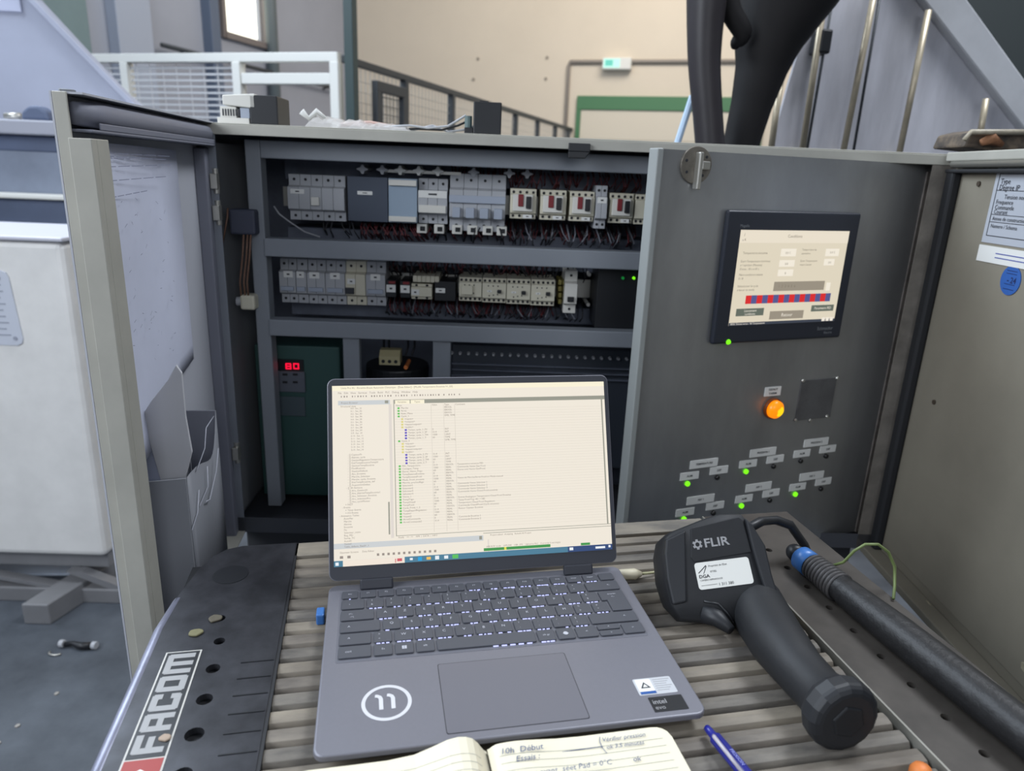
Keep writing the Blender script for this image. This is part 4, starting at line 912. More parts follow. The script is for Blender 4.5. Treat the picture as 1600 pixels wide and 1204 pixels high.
# left rail with rounded far corner and holes
from mathutils.geometry import delaunay_2d_cdt
def plate_holes(outer, holes, z0, z1):
    loops = [outer] + [[(cx + r * math.cos(2 * math.pi * k / 16), cy + r * math.sin(2 * math.pi * k / 16)) for k in range(16)] for cx, cy, r in holes]
    vs = []; es = []
    for lp in loops:
        n0 = len(vs)
        for i, p in enumerate(lp): vs.append(Vector(p)); es.append((n0 + i, n0 + (i + 1) % len(lp)))
    V, E_, Fc, *_ = delaunay_2d_cdt(vs, es, [], 0, 1e-6)
    def inside(p):
        x, y = p; c = False; n = len(outer)
        for i in range(n):
            (xa, ya), (xb, yb) = outer[i], outer[(i + 1) % n]
            if (ya > y) != (yb > y) and x < (xb - xa) * (y - ya) / (yb - ya) + xa: c = not c
        return c and all((x - cx) ** 2 + (y - cy) ** 2 > (r * .97) ** 2 for cx, cy, r in holes)
    g = MB(); fs = []
    for f in Fc:
        c = sum((V[i] for i in f), Vector((0, 0))) / len(f)
        if inside(c): fs.append(f)
    def area2(f): return sum(V[f[i]].x * V[f[(i + 1) % len(f)]].y - V[f[(i + 1) % len(f)]].x * V[f[i]].y for i in range(len(f)))
    fs = [list(f) if area2(f) > 0 else list(f)[::-1] for f in fs]
    g.add([(v.x, v.y, z1) for v in V], fs); g.add([(v.x, v.y, z0) for v in V], [f[::-1] for f in fs])
    for lp, flip in [(l, i > 0) for i, l in enumerate(loops)]:
        n = len(lp); A_ = sum(lp[i][0] * lp[(i + 1) % n][1] - lp[(i + 1) % n][0] * lp[i][1] for i in range(n))
        for i in range(n):
            a, b = lp[i], lp[(i + 1) % n]; q = [(a[0], a[1], z0), (b[0], b[1], z0), (b[0], b[1], z1), (a[0], a[1], z1)]
            g.add(q, [(0, 1, 2, 3) if (A_ > 0) != flip else (3, 2, 1, 0)])
    return g
LO = -.1085
outer = [(LO, FRONT - .05), (.006, FRONT - .05), (.006, .0), (-.055, .0), (-.072, -.006), (-.084, -.02), (-.094, -.045), (LO + .004, -.10), (LO, -.15)]
holes = [(-.048, -.1425 - .04 * k + .002, .0055) for k in range(1, 12)] + [(-.0475, -.36, .008)]
holes = [(-.0545, -.1425, .005), (-.0486, -.1795, .0052), (-.0469, -.2187, .0062), (-.0463, -.2576, .0068)] + [(-.0461, -.2969 - .04 * k, .0075) for k in range(9)]
plate_holes(outer, holes, -.004, .002).build('left_rail', m_facom, t)
g = MB().box(LO + .004, .003, FRONT - .05, -.03, -.07, -.0045).build('left_rail_skirt', mat('skirt_black', C(24, 25, 28), .5), t)
MB().tube([(LO + .0005, FRONT - .05, -.0032), (LO + .0005, -.15, -.0032), (LO + .006, -.10, -.0038)], .0062, 10).build('left_rail_edge', mat('edge_highlight', C(140, 142, 160), .4, metal=.4, amt=.3, scale=30), t, smooth=True)  # brighter colour is a highlight painted onto the rounded rail edge
MB().box(.006, .009, FRONT - .05, -.0, -.02, .0015).build('gap_strip', m_seal, t)
for k in range(7):
    MB().box(-.024, .0045, -.215 - k * .0215, -.2138 - k * .0215, .0, .0026).build('dent', m_blk, t)
MB().cyl((-.058, -.062, .0015), (-.058, -.062, .0024), .0185, 28).build('dark_round_mark', m_blk, t)
# right rail
RO = BWD + .125
outer = [(BWD, FRONT - .05), (RO, FRONT - .05), (RO, -.0), (BWD, -.0)]
holes = [(.5765, -.135 - .0403 * k, .0042) for k in range(13)] + [(.5765, -.094, .0042)]
plate_holes(outer, holes, -.004, .003).build('right_rail', m_rrail, t)
MB().box(BWD + .002, RO - .002, FRONT - .05, 0, -.07, -.0045).build('right_rail_skirt', bpy.data.materials['skirt_black'], t)
MB().box(BWD - .002, BWD, FRONT - .05, -.0, -.016, .0035).build('rail_lip', mat('lip_bright', C(150, 148, 140), .4, metal=.5), t)
MB().box(-.1, RO - .01, FRONT - .03, -.06, -.30, -.07).build('cabinet_body', mat('bench_body', C(60, 62, 66), .6), t, bevel=.004)
for x in (-.06, RO - .06):
    for y in (FRONT + .02, -.12): MB().box(x - .025, x + .025, y - .025, y + .025, -BT, -.30).build('leg', m_frame, t, bevel=.003)
# maker sticker on the left rail
S = frame(0, 0, 0, 0)
t = thing('rail_sticker', 'black and red sticker with bold white FACOM lettering on the left rail', 'sticker', B.M)
sxa, sxb, sya, syb = -.0925, -.0615, -.372, -.1905
MB().box(sxa, sxb, sya, syb, .002, .0024).build('border', mat('sticker_cream', C(190, 188, 182), .5), t)
MB().box(sxa + .0015, sxb - .0015, -.3165, syb - .0015, .0024, .0027).build('black_field', m_blk, t)
MB().box(sxa + .0015, sxb - .0015, sya + .0015, -.318, .0024, .0027).build('red_field', mat('sticker_red', C(150, 52, 48), .5), t)
g = MB()
# hand-built square letters: strokes on a grid, reading away from the camera
def L(mb, ch, o):
    # unit cell 4 wide x 5 tall, stroke rectangles
    G_ = {'F': ((0, 0, 1.2, 4.8), (.2, 3.8, 4, 5), (1.2, 1.9, 3.5, 3.0)),
          'A': ((0, 0, 1.2, 4.7), (2.8, 0, 4, 4.7), (.25, 3.8, 3.75, 5), (1.2, 1.6, 2.8, 2.6)),
          'C': ((0, .3, 1.2, 4.7), (.25, 3.8, 3.75, 5), (.25, 0, 3.75, 1.2), (2.8, 3.2, 4, 4.7), (2.8, .3, 4, 1.8)),
          'O': ((0, .3, 1.2, 4.7), (2.8, .3, 4, 4.7), (.25, 3.8, 3.75, 5), (.25, 0, 3.75, 1.2)),
          'M': ((0, 0, 1.2, 4.7), (2.15, 0, 3.3, 4.7), (4.25, 0, 5.45, 4.7), (.25, 3.8, 5.2, 5))}
    for (x0, y0, x1, y1) in G_[ch]:
        k_ = .0049
        # text x -> +y of bench, text y -> -x
        mb.box(-.0657 - y1 * k_ * .94, -.0657 - y0 * k_ * .94, o + x0 * k_, o + x1 * k_, .0027, .0030 + .00001 * (x0 + 2 * y0))
o_ = -.3125
for ch in 'FACOM': L(g, ch, o_); o_ += .0227
stuff(g.build('lettering', mat('letter_grey', C(150, 150, 150), .5), t))
g = MB().prism([(-.088, -.335), (-.077, -.3275), (-.0665, -.335), (-.077, -.3435)], .0027, .0030).build('emblem', m_lab, t)
# dried leaf-like blobs
for i, (x, y, r_, lab) in enumerate(((306, 988, .0075, 'olive paint blob on the left rail above the sticker'), (336, 966, .008, 'brown paint blob beside the first rail hole'), (258, 1152, .0055, 'pale blob stuck on the rail sticker'))):
    v = B.z(x, y, .003)
    n = 10; poly = [(v.x + r_ * random.uniform(.7, 1.1) * math.cos(2 * math.pi * k / n), v.y + r_ * .8 * random.uniform(.7, 1.1) * math.sin(2 * math.pi * k / n)) for k in range(n)]
    tag(MB().prism(poly, .002, .0042).build('paint_blob', mat('blob_%d' % i, (C(120, 116, 84), C(92, 86, 72), C(170, 150, 132))[i], .7, amt=.2, scale=90), M=B.M, bevel=.001), lab, 'blob')
# black strap, cable and small things on the bench
v = B.z(501, 962, .006)
tag(MB().box(-.004, .004, -.007, .007, 0, .012).build('blue_clip', m_blue, M=B.M @ Matrix.Translation((v.x, v.y, 0)), bevel=.0015), 'tiny light blue clip at the left edge of the laptop', 'clip')
v = B.z(537, 907, 0)
v = B.z(1440, 1203, .006)
tag(MB().tube([(0, 0, 0), (0, 0, .005), (0, 0, .009), (0, 0, .011)], [.0085, .0085, .0065, .002], 18).build('orange_earplug', m_orng, M=B.M @ Matrix.Translation((v.x, v.y, 0)), smooth=True), 'rounded orange earplug at the bottom edge near the worn rail', 'earplug')
v = B.z(984, 897, .006); e_ = B.z(1050, 882, .005)
t = thing('white_connector', 'off white plug with thin cable right of the laptop hinge', 'connector', B.M)
MB().tube([(v.x - .016, v.y + .002, .006), (v.x + .006, v.y, .006), (v.x + .014, v.y + .001, .005)], [.0055, .0065, .003], 10).build('plug', mat('plug_cream', C(196, 188, 164), .5), t, smooth=True)
MB().tube([(v.x + .012, v.y + .001, .005), (v.x + .03, v.y + .003, .004), (e_.x + .01, e_.y, .004), (e_.x + .05, e_.y - .01, .004)], .0016, 6).build('cable', mat('cable_cream', C(170, 166, 130), .5), t, smooth=True)
pts = [B.z(x, y, z_) for x, y, z_ in ((1160, 830, .06), (1190, 814, .06), (1212, 812, .055), (1235, 820, .05), (1256, 850, .02), (1262, 866, .006))]
q = []
tag(MB().tube([(p.x, p.y, p.z) for p in pts], .0055, 8).build('wrist_strap', m_blk, M=B.M, smooth=True), 'black wrist strap looping behind the thermal camera', 'strap')
# earth wire from the inner door
pts = [(1298, 884, .02), (1318, 878, .03), (1335, 860, .05), (1352, 850, .06), (1372, 850, .06), (1388, 862, .05), (1398, 885, .03), (1398, 915, .012), (1396, 935, .006)]
q = [B.M @ B.z(x, y, z_) for x, y, z_ in pts]
tag(MB().tube(q, .0017, 6).build('earth_wire', mat('wire_greenyellow', C(104, 118, 70), .5), smooth=True), 'green and yellow earth wire arching behind the black hose at the right', 'wire')
# ------------------------------------------------------------------ black rod with blue collar
def bz(x, y, z): return B.z(x, y, z)
P0 = bz(1240, 868, .016); P1 = bz(1262, 884, .016); P2 = bz(1640, 1185, .018)
P1 = Vector((P1.x, P1.y, .016)); dirn = (P2 - P1).normalized()
t = thing('black_hose_end', 'long black ribbed hose with a blue collar lying on the right rail', 'hose', B.M)
n = 60; q = []; r_ = []
for k in range(n + 1):
    s = k / n; p = P1 + (P2 - P1) * s
    p.z = .0205 + .003 * s; rr = .0135 + .0045 * min(1, s * 2.2)
    if s < .22: rr *= (1.0 if k % 2 else .9)
    q.append(p); r_.append(rr)
MB().tube(q, r_, 16).build('hose', m_baton, t, smooth=True)
for k in range(9):
    c_ = P1 + (P2 - P1) * (.035 + k * .018); c_.z = .0208
    MB().tube([c_ - dirn * .0012, c_ + dirn * .0012], .0152 + .0002 * k, 18).build('hose_ring', mat('ring_grey', C(62, 60, 60), .5) if k == 0 else bpy.data.materials['ring_grey'], t, smooth=True)
a = P1 - dirn * .0; a.z = .0200
MB().tube([a - dirn * .016, a - dirn * .012, a + dirn * .006], [.0105, .0142, .0148], 20).build('collar', m_blue, t, smooth=True)
MB().tube([a - dirn * .032, a - dirn * .028, a - dirn * .015], [.007, .0095, .011], 16).build('tip', m_blk, t, smooth=True)
# ------------------------------------------------------------------ laptop
LP = Fr(frame(-.1361, .4167, BT, math.radians(11.55)))
LWd, LDp, DK = .3155, .228, .018
t = thing('laptop', 'open grey laptop with a lit screen on the ribbed bench top', 'laptop', LP.M)
def rrect(x0, x1, y0, y1, r, n=6, corners=(1, 1, 1, 1)):
    out = []
    for i, (cx, cy, a0) in enumerate(((x1 - r, y0 + r, -90), (x1 - r, y1 - r, 0), (x0 + r, y1 - r, 90), (x0 + r, y0 + r, 180))):
        for k in range(n + 1):
            a_ = math.radians(a0 + 90 * k / n); out.append((cx + r * math.cos(a_), cy + r * math.sin(a_)))
    return out
MB().prism(rrect(0, LWd, 0, LDp, .009), .0118, DK).build('base', m_lapt, t, bevel=.0016, seg=3)
MB().prism(rrect(.006, LWd - .006, .012, LDp - .003, .012), .003, .0118).build('bottom_case', mat('case_dark', C(74, 75, 82), .5), t, bevel=.003)
base = [o for o in t.children if o.name.startswith('base')][0]
for x in (.03, LWd - .03):
    for y in (.02, LDp - .02): MB().cyl((x, y, 0), (x, y, .0036), .006, 12).build('foot', m_seal, t)
ZK = DK
kx0, kyt = .0128, .2135; U = .0190; FH = .0150; RH = .01845
# keyboard well (recess shade put into the colour of a thin plate) and keys
kb = MB().prism(rrect(kx0 - .0012, kx0 + 15.3 * U + .0004, kyt - FH - 5 * RH - .0012 - .0015, kyt + .0006, .002, 3), DK, DK + .0002).build('keyboard', mat('kb_plate', C(102, 103, 111), .5), t)
legend = MB(); glow = MB()
m_keyc = m_lapk
def key(x, y, w_, h_, words=(), gap=.0026, dash=True, sz=.0042, poly=None):
    x0, x1, y0, y1 = x + gap / 2, x + w_ - gap / 2, y + gap / 2, y + h_ - gap / 2
    p = poly or rrect(x0, x1, y0, y1, .0012, 2)
    MB().prism(p, ZK + .0003, ZK + .0020).build('key', m_keyc, kb, bevel=.0003, seg=1)
    for (s_, fx, fy, sc_) in words:
        text(legend, s_, sz * sc_, on_top(x0 + (x1 - x0) * fx, y0 + (y1 - y0) * fy, ZK + .0022), 'CENTER')
    if dash:
        xc = (x0 + x1) / 2; wv = min(.0135, (x1 - x0) * .72); jit = random.uniform(.7, 1)
        for k, f_ in enumerate((-.36, 0, .36)):
            if random.random() < .12: continue
            l = (.0042 if k != 1 else .0026) * random.uniform(.75, 1.1) * jit
            glow.box(xc + wv * f_ - l / 2, xc + wv * f_ + l / 2, y0 - .0011, y0 - .00015, ZK + .0004, ZK + .0012)
random.seed(4)
fn = ['esc', 'F1', 'F2', 'F3', 'F4', 'F5', 'F6', 'F7', 'F8', 'F9', 'F10', 'F11', 'F12', 'inser', 'suppr', '']
fwid = 15.3 * U / 16
for k, s_ in enumerate(fn): key(kx0 + k * fwid, kyt - FH, fwid, FH, ((s_, .5, .55, .75),), dash=(k in (0, 7, 8, 9, 10, 11, 12, 13, 14)))
def row(n_, spec, last_dash=True):
    x = kx0; y = kyt - FH - (n_ + 1) * RH
    for (w_, ws_, ds) in spec:
        key(x, y, w_ * U, RH, ws_, dash=ds); x += w_ * U
one = lambda a: ((a, .5, .55, 1.1),)
two = lambda a, b: ((a, .3, .72, .8), (b, .3, .3, .8))
nums = [('1', '&'), ('2', 'é'), ('3', '"'), ('4', "'"), ('5', '('), ('6', '-'), ('7', 'è'), ('8', '_'), ('9', 'ç'), ('0', 'à'), ('°', ')'), ('+', '=')]
row(0, [(1.3, (('²', .35, .4, 1),), False)] + [(1, two(a, b), True) for a, b in nums] + [(2.0, (('<-', .7, .5, 1),), False)])
row(1, [(1.8, (('|<-', .3, .6, .8), ('->|', .33, .3, .8)), False)] + [(1, one(c_), True) for c_ in 'AZERTYUIOP'] + [(1, two('¨', '^'), True), (1, two('£', '$'), True)])
row(2, [(2.1, (('A', .22, .5, .9),), False)] + [(1, one(c_), True) for c_ in 'QSDFGHJKLM'] + [(1, two('%', 'ù'), True), (1, two('µ', '*'), True)])
# enter key spans two rows (L shape)
ex0 = kx0 + 13.8 * U + .0013; ex1 = kx0 + 15.3 * U - .0013; ey1 = kyt - FH - RH - .0013; ey0 = kyt - FH - 3 * RH + .0013; ex0b = kx0 + 14.1 * U + .0013; eym = kyt - FH - 2 * RH + .0013
key(0, 0, 1, 1, (), dash=False, poly=[(ex0b, ey0), (ex1, ey0), (ex1, ey1), (ex0, ey1), (ex0, eym), (ex0b, eym)])
text(legend, 'entrée', .0034, on_top((ex0 + ex1) / 2, ey1 - .006, ZK + .0022), 'CENTER'); text(legend, '<-', .004, on_top((ex0 + ex1) / 2, ey1 - .011, ZK + .0022), 'CENTER')
row(3, [(1.65, (('^', .3, .5, 1.3),), False), (1, two('>', '<'), True)] + [(1, one(c_), True) for c_ in 'WXCVBN'] + [(1, two('?', ','), True), (1, two('.', ';'), True), (1, two('/', ':'), True), (1, two('§', '!'), True), (2.65, (('^', .75, .5, 1.2),), False)])
y = kyt - FH - 5 * RH; x = kx0
for w_, ws_, ds in ((1.65, (('ctrl', .3, .5, .95),), False), (1, (('fn', .5, .5, .9),), False), (1, (), False), (1, (('alt', .5, .5, .9),), False), (5, (), False), (1, (('alt gr', .5, .5, .8),), True), (1, (), False), (1.2, (('<', .5, .5, 1),), False)):
    key(x, y, w_ * U, RH, ws_, dash=ds); x += w_ * U
wx = kx0 + 2.65 * U + U / 2
for dx in (-.0022, .0001):
    for dy in (-.0022, .0001): legend.box(wx + dx, wx + dx + .002, y + RH / 2 + dy, y + RH / 2 + dy + .002, ZK + .002, ZK + .0022)
cx_ = kx0 + 10.65 * U + U / 2
legend.prism([(cx_ - .0028, y + .009), (cx_ - .001, y + .0115), (cx_ + .0012, y + .0112), (cx_ + .0028, y + .0085), (cx_ + .001, y + .0068), (cx_ - .001, y + .007)], ZK + .002, ZK + .0022)
for k in range(5): glow.box(kx0 + (7.4 + k * .42) * U, kx0 + (7.4 + k * .42 + .26) * U, y + .0002, y + .0011, ZK + .0004, ZK + .0012)
key(x, y + RH / 2, 1.25 * U, RH / 2, (('^', .5, .4, .9),), dash=False, gap=.0018); key(x, y, 1.25 * U, RH / 2, (('v', .5, .5, .8),), dash=False, gap=.0018); x += 1.25 * U
key(x, y, 1.2 * U, RH, (('>', .5, .5, 1),), dash=False)
stuff(legend.build('key_legends', m_legend, kb)); stuff(glow.build('key_backlight', m_back, kb))
# touchpad
tx0, tx1, ty0, ty1 = .1008, .2160, .0085, .0897
MB().prism(rrect(tx0 - .0005, tx1 + .0005, ty0 - .0005, ty1 + .0005, .002, 3), DK, DK + .00018).build('touchpad_gap', m_blk, t)
MB().prism(rrect(tx0, tx1, ty0, ty1, .002, 3), DK, DK + .0003).build('touchpad', mat('pad', C(116, 116, 124), .35, metal=.25), t)
# ring logo with two strokes
g = MB(); n = 48
def ring(g, cx, cy, r0_, r1_, z0, z1, a0=0, a1=2 * math.pi, n=48):
    vs = []; fs = []
    for k in range(n + 1):
        a_ = a0 + (a1 - a0) * k / n; c_, s_ = math.cos(a_), math.sin(a_)
        vs += [(cx + r0_ * c_, cy + r0_ * s_, z1), (cx + r1_ * c_, cy + r1_ * s_, z1)]
    for k in range(n): fs.append((2 * k, 2 * k + 1, 2 * k + 3, 2 * k + 2))
    g.add(vs, fs)
ring(g, .0553, .0495, .0173, .0204, DK, DK + .0002)
for sx_ in (-.0046, .0052):
    path = [(-.0048, .0082), (-.0030, .0080), (-.0010, .0068), (0, .0045), (.0002, -.0078)]; wv = .0017; vs = []
    for k_, (x_, y_) in enumerate(path):
        a_, b_ = path[max(k_ - 1, 0)], path[min(k_ + 1, len(path) - 1)]; dx, dy = b_[0] - a_[0], b_[1] - a_[1]; l_ = math.hypot(dx, dy)
        vs += [(.0553 + sx_ + x_ - dy / l_ * -wv, .0495 + y_ + dx / l_ * -wv, DK + .0003), (.0553 + sx_ + x_ + dy / l_ * -wv, .0495 + y_ - dx / l_ * -wv, DK + .0003)]
    g.add(vs, [(2 * k_, 2 * k_ + 1, 2 * k_ + 3, 2 * k_ + 2)[::1] for k_ in range(len(path) - 1)])
g.build('round_logo', mat('logo_pale', C(206, 206, 210), .4), t)
# stickers on the palm rest
s_ = MB().prism(rrect(.266, .3005, .0265, .0465, .0015, 3), DK, DK + .0003).build('energy_sticker', mat('sticker_pale', C(188, 190, 194), .35), t)
MB().prism(rrect(.2675, .2815, .0275, .0455, .001, 2), DK + .0003, DK + .0005).build('sticker_panel', m_lab, s_)
MB().box(.2675, .2815, .0275, .0305, DK + .0005, DK + .0006).build('sticker_band', mat('band_blue', C(40, 84, 150), .4), s_)
g = MB()
g.prism([(.2745, .0418), (.2700, .0345), (.2790, .0345)], DK + .0005, DK + .0006)
g.build('sticker_triangle', m_ink, s_)
MB().prism([(.2745, .0395), (.2722, .0356), (.2768, .0356)], DK + .0006, DK + .0007).build('sticker_triangle_inner', m_lab, s_)
g = MB()
for k in range(6): g.box(.2835, .2985 - (k % 3) * .002, .0435 - k * .0026, .0441 - k * .0026, DK + .0003, DK + .0004)
stuff(g.build('sticker_print', m_logo, s_))
s_ = MB().prism(rrect(.2715, .3015, .0065, .0235, .0008, 2), DK, DK + .0003).build('processor_sticker', m_blk, t)
g = MB(); text(g, 'intel', .0072, on_top(.2735, .0175, DK + .00045), bold=.01); text(g, 'evo', .0062, on_top(.2735, .0110, DK + .00045))
stuff(g.build('sticker_print', m_logo, s_))
# lid
TL = math.radians(66.65)
lid = bpy.data.objects.new('lid', None); col.objects.link(lid); lid.parent = t
LM_ = Matrix.Translation((-.0003, LDp - .0135, DK)) @ Matrix.Rotation(TL, 4, 'X')     # lid x,y in its plane, z toward the user
lid.matrix_local = LM_
LL = Fr(LP.M @ LM_)
def lp(x, y, z=0): return LL.z(x, y, z)
lb0 = lp(513, 901).y; 
c4 = [lp(x, y, .0004) for x, y in ((519.5, 600.4), (946, 598), (954, 860.5), (521, 883))]
sx0_ = (c4[0].x + c4[3].x) / 2; sx1_ = (c4[1].x + c4[2].x) / 2; sy1_ = (c4[0].y + c4[1].y) / 2; sy0_ = (c4[2].y + c4[3].y) / 2
lx0, lx1, ly0, ly1 = sx0_ - .0052, sx1_ + .0052, sy0_ - .0145, sy1_ + .0078
MB().prism(rrect(lx0, lx1, ly0, ly1, .008), -.006, -.0004).build('lid_shell', m_lapt, lid, bevel=.001)
MB().prism(rrect(lx0 + .0009, lx1 - .0009, ly0 + .0009, ly1 - .0009, .0075), -.0004, 0).build('bezel', m_lapb, lid)
for a_, b_ in ((.032, .066), (.250, .283)):
    MB().box(a_, b_, ly0 - .011, ly0 + .001, -.005, .001).build('hinge', m_lapb, lid, bevel=.002)
SWl, SHl = sx1_ - sx0_, sy1_ - sy0_
MB().box(sx0_, sx1_, sy0_, sy1_, 0, .0003).build('screen', m_scr, lid)
def sr(m, rects, nm, z=.0005):      # rects as u0,v0(top),u1,v1 fractions
    g = MB()
    for (u0_, v0_, u1_, v1_) in rects: g.box(sx0_ + SWl * u0_, sx0_ + SWl * u1_, sy1_ - SHl * v1_, sy1_ - SHl * v0_, z, z + .0001)
    return stuff(g.build(nm, m, lid))
def st(g, s_, u, v_, size=.0026, al='LEFT', bold=0): text(g, s_, size, Matrix.Translation((sx0_ + SWl * u, sy1_ - SHl * v_, .0008)), al, bold=bold)
# the photographed screen : fractions from the picture
e_title = emis('s_title', C(248, 240, 214), 1); e_panel = emis('s_panel', C(238, 226, 214), 1); e_grid = emis('s_grid', C(208, 200, 188), 1)
e_grey = emis('s_grey', C(150, 150, 138), 1); e_head = emis('s_head', C(202, 206, 208), 1); e_ink = emis('s_ink', C(140, 128, 118), 1); e_dk = emis('s_dk', C(92, 88, 84), 1)
e_grn = emis('s_grn', C(84, 190, 78), 1); e_folder = emis('s_folder', C(220, 210, 120), 1); e_blu = emis('s_blu', C(66, 44, 190), 1)
e_task = emis('s_task', C(74, 124, 150), 1); e_bar = emis('s_bar', C(64, 148, 74), 1); e_navy = emis('s_navy', C(48, 72, 120), 1)
sr(e_title, ((0, 0, 1, .028),), 'title_bar', .0004)
sr(e_head, ((.02, .085, .2, .11), (0, .875, .52, .905)), 'pane_headers')
sr(emis('s_side', C(222, 214, 206), 1), ((.195, .11, .205, .86), (.535, .9, .54, .975)), 'pane_gutters')
sr(e_grey, ((.215, .085, 1, .108), (.212, .085, .2145, .85), (.212, .849, 1, .852), (.52, .862, 1, .865), (.985, .108, .99, .85)), 'grey_lines')
sr(e_title, ((.218, .088, .27, .11), (.273, .088, .322, .11)), 'tabs', .0006)
sr(e_grey, [(.182, .088, .194, .104), (.505, .878, .515, .898), (.187, .66, .192, .84)], 'scroll_marks', .0006)
sr(e_grid, [(.216, .148 + .0157 * k, .985, .1488 + .0157 * k) for k in range(44)] + [(x_, .115, x_ + .0012, .84) for x_ in (.345, .39, .43)], 'grid_lines')
sr(e_task, ((0, .968, 1, 1.0),), 'task_bar', .0006); sr(emis('s_search', C(240, 228, 214), 1), ((.03, .968, .24, 1.0),), 'search_box', .0008)
sr(e_navy, ((.83, .968, 1, 1.0),), 'task_bar_right', .0007)
sr(e_bar, ((.52, .948, .765, .964), (.88, .952, .915, .966)), 'progress_bar', .0007); sr(emis('s_yel', C(225, 220, 80), 1), ((.594, .948, .602, .964),), 'progress_mark', .0009)
icons = ((e_scrw := emis('i_w', C(235, 240, 245), 1), ((.005, .976, .016, .993), (.258, .976, .268, .988), (.346, .973, .36, .993), (.378, .975, .392, .992), (.836, .974, .85, .99), (.935, .978, .972, .99), (.985, .974, .993, .987))),
         (emis('i_b', C(30, 160, 220), 1), ((.286, .974, .3, .994),)), (emis('i_o', C(240, 190, 90), 1), ((.316, .976, .331, .991),)), (emis('i_g', C(90, 190, 90), 1), ((.407, .972, .428, .994),)),
         (emis('i_r', C(205, 90, 100), 1), ((.214, .974, .231, .99), (.207, .975, .21, .996))))
for k, (m, rs) in enumerate(icons): sr(m, rs, 'task_icons', .0010)
rowv = lambda k: .128 + .0157 * k
gi_, fo_, bl_ = [], [], []
names = ['Marche', 'Arret', 'Auto_Manu', 'Cycle_1', '<inputs>', '<outputs>', '<inputs/outputs>', '<public>', 'Temps_cycle_1_PV', 'Temps_cycle_1_SP', 'Temps_cycle_1_TM', 'Temps_cycle_1_T', 'Cycle_2', '<inputs>', '<outputs>', '<inputs/outputs>', '<public>', 'Temps_cycle_2_PV', 'Temps_cycle_2_SP', 'Temps_cycle_2_TM', 'Temps_cycle_2_T',
         'PID_Temperature', 'Consigne_Temp', 'Duree_Vanne_Frigo', 'TempExterneEnceinte', 'TempEnceinteFroid', 'Mode_Froid_enceinte', 'Marche_prechauffage', 'Selecteur1', 'Selecteur2', 'Selecteur3', 'Selecteur4', 'Vanne_1', 'TempFrigo', 'TempChaud', 'TempFroid', 'Cycle_Froid_1_2', 'TempDepartRegulation', 'Voyant1', 'Voyant2', 'ArretCommande', 'ArretCommande2']
ind = [0, 0, 0, 0, 1, 1, 1, 1, 2, 2, 2, 2, 0, 1, 1, 1, 1, 2, 2, 2, 2] + [0] * 21
typ = {0: 'EBOOL', 1: 'EBOOL', 2: 'EBOOL', 3: 'DFB_TIME', 8: 'INT', 9: 'INT', 10: 'UINT', 11: 'TIME', 12: 'DFB_TIME', 17: 'INT', 18: 'INT', 19: 'UINT', 20: 'TIME'}
g = MB()
for k, s_ in enumerate(names):
    v_ = rowv(k) + .006
    (gi_ if ind[k] == 0 else fo_ if ind[k] == 1 else bl_).append((.226 + .012 * ind[k], v_ - .005, .2335 + .012 * ind[k], v_ + .005))
    st(g, s_, .238 + .012 * ind[k], v_)
    tt = typ.get(k, None) if k < 21 else ('REAL' if k % 3 else 'EBOOL')
    if tt: st(g, tt, .393, v_)
    if k > 7 and tt: st(g, ('0', '21.4', '1500', '60')[k % 4] if k != 12 else '', .348, v_)
for s_, u in (('Name', .22), ('Value', .348), ('Type', .393), ('Comment', .433)): st(g, s_, u, .119)
for k, s_ in ((21, 'Temperature enceinte PID'), (22, 'Commande Vanne Gaz Froid'), (23, 'Duree mini Vanne Gaz/Froid'), (26, 'Vanne de Marche/Arret Froid en Mode manuel'), (28, 'Commande Vanne Selecteur 1'), (29, 'Commande Vanne Selecteur 2'), (30, 'Commande Vanne Selecteur 3'), (31, 'Commande Vanne Chaud Froid enceinte'),
              (33, 'Entree Analogique Temperature Chaud Froid Enceinte'), (34, 'Temp Froid Frig -40 / +180'), (35, 'Temperature Chaud Froid Regulation'), (36, 'Commande Chaud/Froid (Cycle enceinte)'), (37, 'Retour Capteur Enceinte'), (40, 'Commande Enceinte 1'), (41, 'Commande Enceinte 2')): st(g, s_, .434, rowv(k) + .006)
stuff(g.build('variable_text', e_ink, lid))
sr(e_grn, gi_, 'green_markers'); sr(e_folder, fo_, 'folder_icons'); sr(e_blu, bl_, 'blue_markers')
g = MB()
for k in range(16): st(g, '0.%d : Sec_%02d' % (k, k + 1), .063, .13 + .0155 * k, .0024)
tree = ['CapteurFr', 'Alarme_cycle', 'GestionRegulationTemperature', 'EtatTempEnceinteTemp01', 'GestionTempEnceinte', 'Modifications', 'GestionDefauts', 'Aru_Enceinte', 'Marche_Selecteur', 'Marche_cycle_Enceinte', 'EtatTempEnceinte_def', 'AcquisitionDefaut', 'SR Sections', 'Aru_Gestion01', 'Aru_AlarmeTempEnceinte1', 'Aru_Selecteur_Enceinte', 'Aru_selecteurAru', 'Aru_cycleMoteur']
for k, s_ in enumerate(tree): st(g, '- [] ' + s_, .05 if k != 12 else .045, .39 + .0153 * k, .0026)
tree2 = [('+ FAST', .04), ('- Events', .03), ('+ Timer Events', .04), ('+ I/O Events', .04), ('- Animation Tables', .02), ('AutoMar', .035), ('Marche', .035), ('Alarme', .035), ('Enceinte', .035), ('Fin', .035), ('Selecteur_manu', .035), ('Reg_PID', .035), ('Sortie_TC', .035), ('Auto01', .035), ('Vanne1', .035), ('Table_defauts_Etat01_1', .035)]
for k, (s_, u) in enumerate(tree2): st(g, s_, u, .665 + .0153 * k, .0026)
st(g, 'Unity Pro XL : Enceinte-Essais Automate Climatique - [Data Editor] - [Modifs Temperature Enceinte V1_03]', .03, .014, .0027)
